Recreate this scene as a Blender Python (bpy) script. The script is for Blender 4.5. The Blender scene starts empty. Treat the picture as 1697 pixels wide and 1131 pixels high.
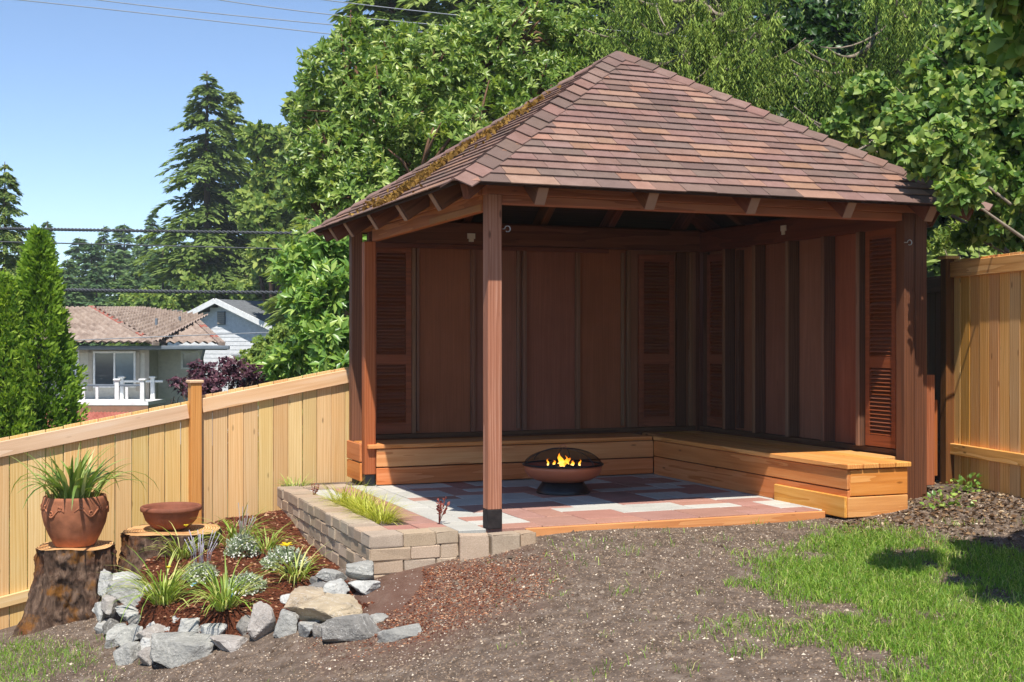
import bpy, bmesh, math, random
import numpy as np
from mathutils import Vector, Matrix, noise as mnoise
R = math.radians
random.seed(7); rng = np.random.default_rng(7)
scene = bpy.context.scene
col = scene.collection
# ------------------------------------------------------------------ camera, sky, sun, exposure
F = 2120.0; CX = 848.5; CY = 565.5; CH = 1.263
cam_d = bpy.data.cameras.new('camera'); cam = bpy.data.objects.new('camera', cam_d); col.objects.link(cam)
cam.location = (0, 0, CH); cam.rotation_euler = (R(90), 0, 0)
cam_d.sensor_width = 36; cam_d.lens = F/1697*36; cam_d.clip_end = 2000; cam_d.clip_start = .05
scene.camera = cam
SUN_EL = 59.0
travel = Vector((-.008, .60, -1)).normalized()
world = bpy.data.worlds.new('World'); scene.world = world; world.use_nodes = True
wn = world.node_tree.nodes; wl = world.node_tree.links
sky = wn.new('ShaderNodeTexSky'); sky.sky_type = 'NISHITA'; sky.sun_disc = False
sky.sun_elevation = R(SUN_EL); sky.sun_rotation = math.pi - .013
sky.air_density = .8; sky.dust_density = .0; sky.ozone_density = 1.9; sky.altitude = 1300
wn['Background'].inputs['Strength'].default_value = .124
wl.new(sky.outputs[0], wn['Background'].inputs['Color'])
sun_d = bpy.data.lights.new('sun', 'SUN'); sun_d.energy = 4.2; sun_d.angle = R(.55); sun_d.color = (1, .95, .87)
sun = bpy.data.objects.new('sun', sun_d); col.objects.link(sun)
sun.rotation_euler = travel.to_track_quat('-Z', 'Y').to_euler(); sun.location = (0, -5, 20)
vs = scene.view_settings
vs.view_transform = 'Standard'; vs.look = 'None'; vs.gamma = 1; vs.use_curve_mapping = False; vs.exposure = .68

# ------------------------------------------------------------------ materials
def C(h):
    h = h.lstrip('#'); v = [int(h[i:i+2], 16)/255 for i in (0, 2, 4)]
    return tuple((c/12.92 if c <= .04045 else ((c+.055)/1.055)**2.4) for c in v) + (1,)
class NT:
    def __init__(s, name):
        s.m = bpy.data.materials.new(name); s.m.use_nodes = True
        s.t = s.m.node_tree; s.n = s.t.nodes; s.l = s.t.links
        s.bsdf = s.n['Principled BSDF']; s.out = s.n['Material Output']
    def new(s, typ, **kw):
        n = s.n.new('ShaderNode'+typ)
        for k, v in kw.items(): setattr(n, k, v)
        return n
    def link(s, a, b): s.l.new(a, b)
    def inp(s, node, name, val):
        i = node.inputs[name]
        if hasattr(val, 'is_output'): s.l.new(val, i)
        else: i.default_value = val
    def math(s, op, a, b=0.0):
        n = s.new('Math', operation=op)
        for i, v in enumerate((a, b)):
            if hasattr(v, 'is_output'): s.l.new(v, n.inputs[i])
            else: n.inputs[i].default_value = v
        return n.outputs[0]
    def coord(s, scale=(1, 1, 1), which='Object', rnd=True):
        tc = s.new('TexCoord'); v = tc.outputs[which]
        if rnd:
            oi = s.new('ObjectInfo'); a = s.new('VectorMath', operation='ADD')
            k = s.math('MULTIPLY', oi.outputs['Random'], 37.0)
            s.link(v, a.inputs[0]); s.link(k, a.inputs[1]); v = a.outputs[0]
        mp = s.new('Mapping'); s.link(v, mp.inputs[0]); mp.inputs['Scale'].default_value = scale
        return mp.outputs[0]
    def noise(s, vec, scale, detail=4, rough=.55, out='Fac', dist=0):
        n = s.new('TexNoise'); s.link(vec, n.inputs['Vector'])
        n.inputs['Scale'].default_value = scale; n.inputs['Detail'].default_value = detail
        n.inputs['Roughness'].default_value = rough; n.inputs['Distortion'].default_value = dist
        return n.outputs[out]
    def voro(s, vec, scale, feature='F1', out='Distance'):
        n = s.new('TexVoronoi', feature=feature); s.link(vec, n.inputs['Vector']); n.inputs['Scale'].default_value = scale
        return n.outputs[out]
    def ramp(s, fac, stops, interp='LINEAR'):
        n = s.new('ValToRGB'); s.link(fac, n.inputs[0]); n.color_ramp.interpolation = interp
        e = n.color_ramp.elements
        while len(e) < len(stops): e.new(.5)
        for q, (p, c) in zip(e, stops):
            q.position = p; q.color = c if len(c) == 4 else (*c, 1)
        return n.outputs[0]
    def mix(s, fac, a, b, mode='MIX'):
        n = s.new('Mix', data_type='RGBA', blend_type=mode)
        for i, v in ((0, fac), (6, a), (7, b)):
            if hasattr(v, 'is_output'): s.l.new(v, n.inputs[i])
            else: n.inputs[i].default_value = v
        return n.outputs[2]
    def bump(s, h, strength=.3, dist=.01):
        n = s.new('Bump'); s.link(h, n.inputs['Height']); n.inputs['Strength'].default_value = strength; n.inputs['Distance'].default_value = dist
        s.link(n.outputs[0], s.bsdf.inputs['Normal'])
    def vary(s, c, v=.25, h=.02, sat=.15):
        oi = s.new('ObjectInfo'); n = s.new('HueSaturation'); r = oi.outputs['Random']
        s.link(s.math('ADD', s.math('MULTIPLY', r, v), 1-v/2), n.inputs['Value'])
        r2 = s.math('FRACT', s.math('MULTIPLY', r, 17.3))
        s.link(s.math('ADD', s.math('MULTIPLY', r2, h), .5-h/2), n.inputs['Hue'])
        r3 = s.math('FRACT', s.math('MULTIPLY', r, 91.7))
        s.link(s.math('ADD', s.math('MULTIPLY', r3, sat), 1-sat/2), n.inputs['Saturation'])
        s.link(c, n.inputs['Color']); return n.outputs[0]
    def done(s, color, rough=.7, spec=.35, metal=0):
        s.inp(s.bsdf, 'Base Color', color); s.inp(s.bsdf, 'Roughness', rough)
        s.bsdf.inputs['Specular IOR Level'].default_value = spec; s.bsdf.inputs['Metallic'].default_value = metal
        return s.m
def wood(name, dark, mid, light, rough=.7, vary=.25, knots=.5, stain=None, rings=1.0, hue=.02):
    t = NT(name)
    v = t.coord((.35, 9, 9)); vr = t.coord((1, 1, 1))
    n1 = t.noise(v, 4.0, 6, .6, dist=.6)
    wv = t.new('TexWave', wave_type='BANDS', bands_direction='Y', wave_profile='SAW')
    vw = t.coord((.10, 1.5, 1.5)); t.link(vw, wv.inputs['Vector'])
    wv.inputs['Scale'].default_value = 9; wv.inputs['Distortion'].default_value = 9; wv.inputs['Detail'].default_value = 2; wv.inputs['Detail Scale'].default_value = .9
    g = t.math('ADD', t.math('MULTIPLY', n1, .65), t.math('MULTIPLY', wv.outputs['Fac'], .35*rings))
    c = t.ramp(g, [(.2, dark), (.5, mid), (.8, light)])
    kv = t.coord((2.2, 7, 7)); kd = t.voro(kv, 1.3)
    kf = t.ramp(kd, [(.0, (1, 1, 1)), (.05, (.9, .9, .9)), (.10, (0, 0, 0))])
    c = t.mix(t.math('MULTIPLY', kf, knots), c, tuple(x*.35 for x in dark[:3])+(1,))
    big = t.noise(vr, 2.2, 3, .5)
    c = t.mix(t.ramp(big, [(.35, (0, 0, 0)), (.75, (.55, .55, .55))]), c, stain if stain else mid)
    c = t.vary(c, vary, hue)
    t.bump(g, .35, .004)
    return t.done(c, rough, .3)
def plain(name, c, rough=.6, metal=0, spec=.4, bumps=0, bscale=40, var=.12, nscale=6):
    t = NT(name); v = t.coord()
    n = t.noise(v, nscale, 5, .6)
    c2 = t.ramp(n, [(.25, tuple(x*(1-var*1.4) for x in c[:3])), (.75, tuple(min(1, x*(1+var)) for x in c[:3]))])
    if bumps: t.bump(t.noise(v, bscale, 4), bumps, .004)
    return t.done(c2, rough, spec, metal)
def leafmat(name, stops, rough=.4, trans=.3, spec=.5, tcol=None):
    t = NT(name)
    at = t.new('Attribute', attribute_name='rnd'); oi = t.new('ObjectInfo')
    f = t.math('FRACT', t.math('ADD', at.outputs['Fac'], oi.outputs['Random']))
    c = t.ramp(f, stops); t.done(c, rough, spec)
    tr = t.new('BsdfTranslucent'); c2 = t.mix(1.0, c, tcol or (1.25, 1.2, .55, 1), 'MULTIPLY')
    t.link(c2, tr.inputs['Color'])
    mx = t.new('MixShader'); mx.inputs[0].default_value = trans
    t.link(t.bsdf.outputs[0], mx.inputs[1]); t.link(tr.outputs[0], mx.inputs[2]); t.link(mx.outputs[0], t.out.inputs['Surface'])
    return t.m

M = {}
M['cedar_new'] = wood('cedar_new', C('c09456'), C('d6b27a'), C('e2c694'), .7, .24, .8, C('dcb070'))
M['cedar_rail'] = wood('cedar_rail', C('c39b6c'), C('dab78c'), C('e6ccaa'), .75, .1, .3)
M['cedar_orange'] = wood('cedar_orange', C('b0763c'), C('dca462'), C('eec288'), .65, .3, 1, C('d89a54'))
M['post_orange'] = wood('post_orange', C('a8723c'), C('c89256'), C('d6a66a'), .65, .1, .3)
M['post_brown'] = wood('post_brown', C('4a2c18'), C('70452a'), C('8a5a36'), .7, .15, .5)
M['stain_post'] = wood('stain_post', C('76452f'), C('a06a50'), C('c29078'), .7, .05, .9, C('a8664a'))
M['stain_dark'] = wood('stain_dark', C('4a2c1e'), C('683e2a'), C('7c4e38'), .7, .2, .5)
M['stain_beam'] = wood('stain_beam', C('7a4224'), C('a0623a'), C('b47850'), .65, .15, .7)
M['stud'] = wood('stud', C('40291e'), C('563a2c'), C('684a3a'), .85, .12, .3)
M['stud_light'] = wood('stud_light', C('624434'), C('7a5844'), C('8c6a56'), .8, .15, .2)
M['shutter'] = wood('shutter', C('643622'), C('84492f'), C('965a3e'), .6, .06, .1, None, .6, .004)
M['bench'] = wood('bench', C('b47034'), C('d4924e'), C('e4ac6a'), .65, .2, .9, C('cc8440'))
M['bench_red'] = wood('bench_red', C('aa6434'), C('c88050'), C('d89868'), .65, .18, .9)
M['pole'] = wood('pole', C('5e4a30'), C('90774e'), C('ac9468'), .8, .1, .9)
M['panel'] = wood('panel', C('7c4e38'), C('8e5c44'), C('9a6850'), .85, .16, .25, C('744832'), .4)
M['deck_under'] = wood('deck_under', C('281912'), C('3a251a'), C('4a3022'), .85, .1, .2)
M['white_cut'] = plain('white_cut', C('9a7864'), .8, 0, .2, .2)
M['black_metal'] = plain('black_metal', C('1c1c20'), .38, .2, .5, .05)
M['charred'] = plain('charred', C('2b2524'), .8, 0, .3, .6, 40, .4, 20)
M['copper'] = plain('copper', C('b5694a'), .42, .15, .5, .02, 40, .06)
M['white_plastic'] = plain('white_plastic', C('d9d0c0'), .5)
M['steel'] = plain('steel', C('b5b5b0'), .35, .8)
M['white_paint'] = plain('white_paint', C('e6e4e0'), .6)
M['terracotta'] = plain('terracotta', C('a4684a'), .85, 0, .25, .5, 30, .5, 5)
M['terracotta_red'] = plain('terracotta_red', C('84503c'), .8, 0, .25, .4, 30, .25, 9)
def shingle_mat(name, a, b):
    t = NT(name); v = t.coord((1, 1, 1), rnd=False)
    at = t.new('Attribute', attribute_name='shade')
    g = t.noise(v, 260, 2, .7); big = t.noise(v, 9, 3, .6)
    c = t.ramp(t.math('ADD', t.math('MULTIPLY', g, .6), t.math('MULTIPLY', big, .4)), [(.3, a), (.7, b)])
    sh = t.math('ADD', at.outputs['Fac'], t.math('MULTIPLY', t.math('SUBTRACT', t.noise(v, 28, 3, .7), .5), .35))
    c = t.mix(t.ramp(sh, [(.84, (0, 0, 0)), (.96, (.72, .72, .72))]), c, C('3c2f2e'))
    t.bump(g, .5, .003); return t.done(t.vary(c, .24, .015), .9, .2)
M['shingle_mauve'] = shingle_mat('shingle_mauve', C('6e544a'), C('90746a'))
M['shingle_tan'] = shingle_mat('shingle_tan', C('7e5e4e'), C('a2806e'))
M['shingle_grey'] = shingle_mat('shingle_grey', C('625048'), C('7e685e'))
M['moss'] = leafmat('moss', [(0, C('664c26')), (.5, C('82622e')), (1, C('9c7c42'))], .9, .1, .1)
def paver_mat(name, a, b):
    t = NT(name); v = t.coord()
    c = t.ramp(t.noise(v, 120, 3, .7), [(.3, a), (.7, b)])
    c = t.mix(t.ramp(t.noise(v, 5, 4, .6), [(.4, (0, 0, 0)), (.8, (.4, .4, .4))]), c, tuple(x*.65 for x in a[:3])+(1,))
    c = t.vary(c, .16, .01); t.bump(t.noise(v, 150, 3), .3, .002); return t.done(c, .9, .2)
M['paver_red'] = paver_mat('paver_red', C('9c7062'), C('b48c7e'))
M['paver_grey'] = paver_mat('paver_grey', C('aaa8a0'), C('c8c4ba'))
M['block'] = paver_mat('block', C('a08a72'), C('c2ac94'))
M['block_grey'] = paver_mat('block_grey', C('9c8a76'), C('bcaa94'))
def rock_mat(name, a, b, c3):
    t = NT(name); v = t.coord()
    n = t.noise(v, 7, 6, .65, dist=.5)
    c = t.ramp(n, [(.25, a), (.5, b), (.8, c3)])
    ve = t.ramp(t.noise(v, 3.5, 5, .7, dist=2.5), [(.49, (0, 0, 0)), (.5, (.5, .5, .5)), (.515, (0, 0, 0))])
    c = t.mix(ve, c, C('dcd8d0')); c = t.vary(c, .25, .01)
    t.bump(t.math('ADD', n, t.math('MULTIPLY', t.noise(v, 40, 4, .7), .4)), 1, .03); return t.done(c, .85, .25)
M['rock_grey'] = rock_mat('rock_grey', C('747472'), C('98968f'), C('b0aea6'))
M['rock_pale'] = rock_mat('rock_pale', C('92928c'), C('b2b0aa'), C('cac8c0'))
M['rock_pink'] = rock_mat('rock_pink', C('807a74'), C('9e968e'), C('b4aca2'))
M['rock_tan'] = rock_mat('rock_tan', C('8e806c'), C('b09c80'), C('c4b498'))
M['rock_dark'] = rock_mat('rock_dark', C('5e5c58'), C('7e7a74'), C('98928a'))
def bark_mat():
    t = NT('bark'); v = t.coord((1, 1, .35), rnd=False)
    n = t.noise(v, 16, 6, .7, dist=.8)
    c = t.ramp(n, [(.3, C('2e241e')), (.5, C('59463a')), (.72, C('88705e'))])
    n2 = t.noise(t.coord(rnd=False), 5, 4, .65)
    c = t.mix(t.ramp(n2, [(.55, (0, 0, 0)), (.65, (.75, .75, .75))]), c, C('845620'))
    n3 = t.noise(t.coord((.8, .8, 1.1), rnd=False), 3.1, 3, .6)
    c = t.mix(t.ramp(n3, [(.5, (0, 0, 0)), (.66, (.7, .7, .7))]), c, C('6a3f26'))
    t.bump(n, 1, .03); return t.done(c, .95, .15)
M['bark'] = bark_mat()
def cut_mat():
    t = NT('cut_wood'); v = t.coord(rnd=False)
    wv = t.new('TexWave', wave_type='RINGS', rings_direction='Z'); t.link(v, wv.inputs['Vector'])
    wv.inputs['Scale'].default_value = 16; wv.inputs['Distortion'].default_value = 1.6; wv.inputs['Detail'].default_value = 3
    c = t.ramp(wv.outputs['Fac'], [(.2, C('b88450')), (.8, C('dcb684'))])
    c = t.mix(t.ramp(t.noise(v, 6, 4), [(.45, (0, 0, 0)), (.7, (.7, .7, .7))]), c, C('a0683c'))
    return t.done(c, .85, .2)
M['cut'] = cut_mat()
M['trunk'] = plain('trunk', C('54453a'), .9, 0, .2, .8, 14, .4, 9)
M['trunk_red'] = plain('trunk_red', C('6e5240'), .8, 0, .2, .6, 14, .4, 9)
M['twig'] = plain('twig', C('8f8272'), .9, 0, .2, .5, 20, .3, 9)
M['madrone'] = leafmat('madrone_leaf', [(0, C('50702c')), (.45, C('78943e')), (.8, C('98ae54')), (1, C('c2cc7c'))], .36, .34, .45)
M['laurel'] = leafmat('laurel_leaf', [(0, C('5c843a')), (.5, C('84a84c')), (1, C('b4c86a'))], .35, .35, .5)
M['lilac'] = leafmat('lilac_leaf', [(0, C('466a2a')), (.5, C('6e903e')), (.9, C('a0b45c')), (1, C('b8c070'))], .45, .38, .35)
M['fir'] = leafmat('fir_needles', [(0, C('4c6434')), (.5, C('7c9248')), (1, C('aab668'))], .7, .4, .2)
M['fir_haze_tint'] = leafmat('haze_tint_needles', [(0, C('486448')), (.5, C('6c8a58')), (1, C('94ac6c'))], .7, .4, .2)  # bluer greens: distance haze is tinted into the needle colour itself
M['decid'] = leafmat('broad_leaf', [(0, C('506c2a')), (.5, C('769040')), (1, C('aab65a'))], .6, .35, .3)
M['cedar'] = leafmat('cedar_spray', [(0, C('34501f')), (.45, C('678434')), (1, C('a4b658'))], .65, .34, .2)
M['thuja'] = leafmat('thuja_spray', [(0, C('4e7424')), (.5, C('7ea030')), (1, C('acc44e'))], .6, .42, .3)
M['dark_leaf'] = leafmat('dark_leaf', [(0, C('1d3a16')), (.6, C('335420')), (1, C('4a6a2a'))], .4, .2, .5)
M['plum'] = leafmat('plum_leaf', [(0, C('3e2430')), (.6, C('5c3844')), (1, C('845a64'))], .45, .25, .4, (1.3, .7, .8, 1))
M['grass'] = leafmat('grass_blade', [(0, C('5c8428')), (.5, C('84aa3a')), (.9, C('acc658')), (1, C('ccc484'))], .5, .4, .35)
M['lily'] = leafmat('lily_leaf', [(0, C('6c8c34')), (.5, C('9cb24c')), (1, C('ccca80'))], .45, .3, .4)
M['iris'] = leafmat('iris_leaf', [(0, C('5e7c34')), (.5, C('88a04e')), (.9, C('b2bc74')), (1, C('ccc896'))], .45, .3, .4)
M['yellow_grass'] = leafmat('yellow_grass', [(0, C('8a9a2e')), (.5, C('bcc048')), (1, C('dcd878'))], .5, .35, .3)
M['silver'] = leafmat('silver_leaf', [(0, C('7c8c66')), (.5, C('a0ac8a')), (1, C('c4ccb2'))], .7, .2, .2, (1, 1, .9, 1))
M['petal_white'] = leafmat('petal_white', [(0, C('dcdcd0')), (1, C('f2f0e8'))], .6, .3, .2, (1, 1, 1, 1))
M['petal_yellow'] = leafmat('petal_yellow', [(0, C('e0c020')), (1, C('f4dc40'))], .5, .3, .3, (1, 1, .6, 1))
M['lavender'] = leafmat('lavender', [(0, C('8a8a70')), (1, C('b4aebc'))], .7, .2, .2, (1, 1, 1, 1))
M['red_leaf'] = leafmat('red_leaf', [(0, C('7a3a34')), (1, C('a8604c'))], .6, .2, .3, (1.2, .8, .7, 1))
M['chip'] = leafmat('stone_chip', [(0, C('403228')), (.5, C('6e5c4c')), (.88, C('988470')), (1, C('dccdb8'))], .9, 0, .2)
M['clod'] = leafmat('soil_clod', [(0, C('40342b')), (.6, C('6a5c50')), (1, C('8c7e70'))], .95, 0, .1)
M['mulch_chip'] = leafmat('mulch_chip', [(0, C('3a1c12')), (.5, C('6e3c28')), (.85, C('8f5a3e')), (1, C('c09a7a'))], .9, 0, .15)
M['litter'] = leafmat('dry_leaf', [(0, C('3c2c20')), (.5, C('6a5038')), (.9, C('94785a')), (1, C('c4b496'))], .9, .1, .15)
# ------------------------------------------------------------------ object helpers
MW = {}
def thing(name, label, cat, loc=(0, 0, 0), rotz=0, group=None):
    o = bpy.data.objects.new(name, None); col.objects.link(o); o.empty_display_size = .1
    o.location = loc; o.rotation_euler = (0, 0, rotz); o['label'] = label; o['category'] = cat
    if group: o['group'] = group
    MW[o.name] = Matrix(); return o
def tag(o, label, cat, group=None):
    o['label'] = label; o['category'] = cat
    if group: o['group'] = group
    return o
def put(name, me, mat, parent=None, Mx=None, kind=None):
    o = bpy.data.objects.new(name, me); col.objects.link(o)
    if mat is not None and not me.materials: me.materials.append(M[mat])
    Mx = Mx or Matrix()
    if parent is not None:
        o.parent = parent; o.matrix_basis = MW[parent.name].inverted() @ Mx
    else: o.matrix_basis = Mx
    MW[o.name] = Mx if parent is not None else Matrix()
    if kind: o['kind'] = kind
    return o
def T(x, y, z): return Matrix.Translation((x, y, z))
def RZ(a): return Matrix.Rotation(a, 4, 'Z')
_cache = {}
def box_mesh(dx, dy, dz, bev=.004, mat=None, jitter=0, seed=0, seg=1):
    key = (round(dx, 4), round(dy, 4), round(dz, 4), bev, mat, jitter, seed)
    if key in _cache: return _cache[key]
    bm = bmesh.new(); bmesh.ops.create_cube(bm, size=1)
    for v in bm.verts: v.co = (v.co.x*dx, v.co.y*dy, v.co.z*dz)
    if bev: bmesh.ops.bevel(bm, geom=bm.edges[:], offset=min(bev, min(dx, dy, dz)*.3), segments=seg, profile=.6, affect='EDGES')
    if jitter:
        rr = random.Random(seed)
        for v in bm.verts: v.co += Vector((rr.uniform(-1, 1), rr.uniform(-1, 1), rr.uniform(-1, 1)))*jitter
    me = bpy.data.meshes.new('box'); bm.to_mesh(me); bm.free()
    if mat: me.materials.append(M[mat])
    _cache[key] = me; return me
def frame(a, b, up=(0, 0, 1)):
    a = Vector(a); b = Vector(b); x = (b-a).normalized(); up = Vector(up)
    y = up.cross(x)
    if y.length < 1e-4: y = Vector((0, 1, 0)).cross(x)
    y.normalize(); z = x.cross(y)
    m = Matrix((x, y, z)).transposed().to_4x4(); m.translation = (a+b)/2
    return m, (b-a).length
def bar(name, mat, parent, a, b, w, h, up=(0, 0, 1), bev=.004, **kw):
    m, L = frame(a, b, up)
    return put(name, box_mesh(L, w, h, bev, mat), None, parent, m, **kw)
class MB:
    def __init__(s): s.v = []; s.f = []
    def box(s, c, d, m=None):
        i = len(s.v)
        for x in (-.5, .5):
            for y in (-.5, .5):
                for z in (-.5, .5):
                    p = Vector((x*d[0], y*d[1], z*d[2])); p = (m @ p if m else p) + Vector(c); s.v.append(tuple(p))
        for q in ((0, 1, 3, 2), (4, 6, 7, 5), (0, 4, 5, 1), (2, 3, 7, 6), (0, 2, 6, 4), (1, 5, 7, 3)): s.f.append(tuple(i+k for k in q))
    def tube(s, pts, rad, n=6, cap=True):
        pts = [Vector(p) for p in pts]; rs = rad if hasattr(rad, '__len__') else [rad]*len(pts)
        i0 = len(s.v); ref = Vector((0.31, .2, .93))
        for k, p in enumerate(pts):
            d = (pts[min(k+1, len(pts)-1)]-pts[max(k-1, 0)]).normalized()
            if abs(d.dot(ref)) > .97: ref = Vector((1, .1, 0))
            x = d.cross(ref).normalized(); y = d.cross(x)
            for j in range(n):
                a = 2*math.pi*j/n; s.v.append(tuple(p+(x*math.cos(a)+y*math.sin(a))*rs[k]))
        for k in range(len(pts)-1):
            for j in range(n):
                a = i0+k*n+j; b = i0+k*n+(j+1) % n; s.f.append((a, b, b+n, a+n))
        if cap:
            s.f.append(tuple(i0+j for j in reversed(range(n)))); s.f.append(tuple(i0+(len(pts)-1)*n+j for j in range(n)))
    def poly(s, pts):
        i = len(s.v); s.v += [tuple(p) for p in pts]; s.f.append(tuple(range(i, i+len(pts))))
    def lathe(s, prof, n=40, fn=None):
        i0 = len(s.v)
        for (r, z) in prof:
            for j in range(n):
                a = 2*math.pi*j/n; rr = fn(r, z, a) if fn else r
                s.v.append((rr*math.cos(a), rr*math.sin(a), z))
        for k in range(len(prof)-1):
            for j in range(n):
                a = i0+k*n+j; b = i0+k*n+(j+1) % n; s.f.append((a, b, b+n, a+n))
    def mesh(s, name='mesh', smooth=False):
        me = bpy.data.meshes.new(name); me.from_pydata(s.v, [], s.f); me.update()
        if smooth: me.polygons.foreach_set('use_smooth', [True]*len(me.polygons))
        return me
def smooth(me):
    me.polygons.foreach_set('use_smooth', [True]*len(me.polygons)); return me
def fast_mesh(name, V, Fq, rnd=None, smooth=False):
    """V (n,3), Fq (m,k) constant k"""
    me = bpy.data.meshes.new(name); m, k = Fq.shape
    me.vertices.add(len(V)); me.vertices.foreach_set('co', np.ascontiguousarray(V, dtype=np.float32).ravel())
    me.loops.add(m*k); me.loops.foreach_set('vertex_index', np.ascontiguousarray(Fq, dtype=np.int32).ravel())
    me.polygons.add(m); me.polygons.foreach_set('loop_start', np.arange(0, m*k, k, dtype=np.int32))
    if smooth: me.polygons.foreach_set('use_smooth', np.ones(m, dtype=bool))
    me.update(calc_edges=True)
    if rnd is not None:
        at = me.attributes.new('rnd', 'FLOAT', 'POINT'); at.data.foreach_set('value', np.ascontiguousarray(rnd, dtype=np.float32))
    return me
def norm(a): return a/np.maximum(np.linalg.norm(a, axis=-1, keepdims=True), 1e-9)
def leaf_template(kind):
    # (x along the leaf 0..1, y half width, z fold / droop), quads
    if kind == 'ovate':   prof = [(0, .02, 0), (.3, .32, .03), (.65, .27, .0), (1, .01, -.10)]
    elif kind == 'long':  prof = [(0, .03, 0), (.5, .19, .03), (1, .02, -.05)]
    elif kind == 'spray': prof = [(0, .05, 0), (.45, .22, .0), (1, .02, -.12)]
    elif kind == 'round': prof = [(0, .1, 0), (.5, .42, .05), (1, .08, 0)]
    V = []; Fq = []
    if kind == 'spray':
        for x, w, z in prof: V += [(x, -w, z), (x, w, z)]
        return np.array(V, float), np.array([(0, 2, 3, 1), (2, 4, 5, 3)], int)
    for x, w, z in prof: V += [(x, -w, z+w*.35), (x, 0, z), (x, w, z+w*.35)]
    for k in range(len(prof)-1):
        a = 3*k; Fq += [(a, a+3, a+4, a+1), (a+1, a+4, a+5, a+2)]
    return np.array(V, float), np.array(Fq, int)
def scatter(kind, P, D, N, S, rnd=None, wid=1.0):
    """leaves at P pointing along D with normal about N and length S"""
    tv, tf = leaf_template(kind); n = len(P)
    x = norm(D); y = norm(np.cross(N, x)); z = np.cross(x, y)
    V = P[:, None, :] + S[:, None, None]*(x[:, None, :]*tv[None, :, 0:1] + y[:, None, :]*tv[None, :, 1:2]*wid + z[:, None, :]*tv[None, :, 2:3])
    Fq = tf[None]+(np.arange(n)*len(tv))[:, None, None]
    r = rng.random(n) if rnd is None else rnd
    return V.reshape(-1, 3), Fq.reshape(-1, 4), np.repeat(r, len(tv))
def leaf_mesh(name, kind, P, D, N, S, rnd=None, wid=1.0): return fast_mesh(name, *scatter(kind, P, D, N, S, rnd, wid))
def rdir(n):
    v = rng.normal(size=(n, 3)); return norm(v)
# ------------------------------------------------------------------ terrain
CTRL = np.array([(0,0,-.40),(0,3,-.40),(-3,3,-.8),(3,3,-.25),(0,6,-.335),(.1,7.3,-.23),(.1,8.55,-.07),(1.2,8.95,-.06),(2.2,9.35,-.06),(3.0,9.3,0.0),
 (3.6,9.5,.09),(3.6,10.4,.11),(4.5,8,.1),(3,6,-.12),(2,7.5,-.13),(4,4,-.1),(-.71,7.27,-.45),(-.889,8.05,-.27),(-1.4,7.5,-.58),(-2.16,7.9,-.73),(-3.28,8.2,-.91),
 (-4.12,10.2,-1.05),(-3.28,9.6,-.80),(-3,6,-.95),(-2,5,-.75),(-6,8,-1.25),(-2.6,11.3,-.7),(-1.5,11.9,-.45),(-1.2,10.2,-.42),(0,11,-.2),(2,11,-.12),(3,12,0.0),
 (-2,14,-.8),(-5,16,-1.8),(0,16,-.2),(4,16,.2),(5,11,.15),(-.35,7.9,-.26),(-6,12,-1.6),(6,6,0)])
def _k(r2): return np.where(r2 > 1e-12, r2*np.log(np.maximum(r2, 1e-12)), 0)
_n = len(CTRL); _A = np.zeros((_n+3, _n+3)); _d = CTRL[:, None, :2]-CTRL[None, :, :2]
_A[:_n, :_n] = _k((_d**2).sum(-1))+np.eye(_n)*.02; _A[:_n, _n] = 1; _A[:_n, _n+1:] = CTRL[:, :2]; _A[_n:, :_n] = _A[:_n, _n:].T
_W = np.linalg.solve(_A, np.r_[CTRL[:, 2], 0, 0, 0])
def sstep(a, b, x): t = np.clip((x-a)/(b-a), 0, 1); return t*t*(3-2*t)
def tz(x, y):
    x = np.atleast_1d(np.asarray(x, float)); y = np.atleast_1d(np.asarray(y, float)); out = np.empty(x.shape)
    fx, fy, fo = x.ravel(), y.ravel(), out.ravel()
    for i in range(0, len(fx), 20000):
        s = slice(i, i+20000); d2 = (fx[s, None]-CTRL[None, :, 0])**2+(fy[s, None]-CTRL[None, :, 1])**2
        z = _k(d2) @ _W[:_n] + _W[_n]+_W[_n+1]*fx[s]+_W[_n+2]*fy[s]
        r = np.hypot(fx[s], fy[s]-8); w = sstep(8, 24, r)
        far = -3.6+1.6*np.clip(fx[s]/15, -.5, 1.5)
        far = np.where(fy[s] < 8, np.maximum(far, -1.2), far)
        fo[s] = np.clip(z, -3, 1)*(1-w)+far*w
    return fo.reshape(x.shape)
def gz(x, y): return float(tz(x, y)[0])
def at(px, py, Y): return Vector(((px-CX)/F*Y, Y, CH-(py-CY)/F*Y))
def hit(px, py, fn=gz):
    """where the line of sight of a photograph pixel meets the ground"""
    Y = 3.0
    while Y < 40:
        p = at(px, py, Y)
        if p.z <= fn(p.x, p.y): return p
        Y += .04
    return at(px, py, 40)
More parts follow.
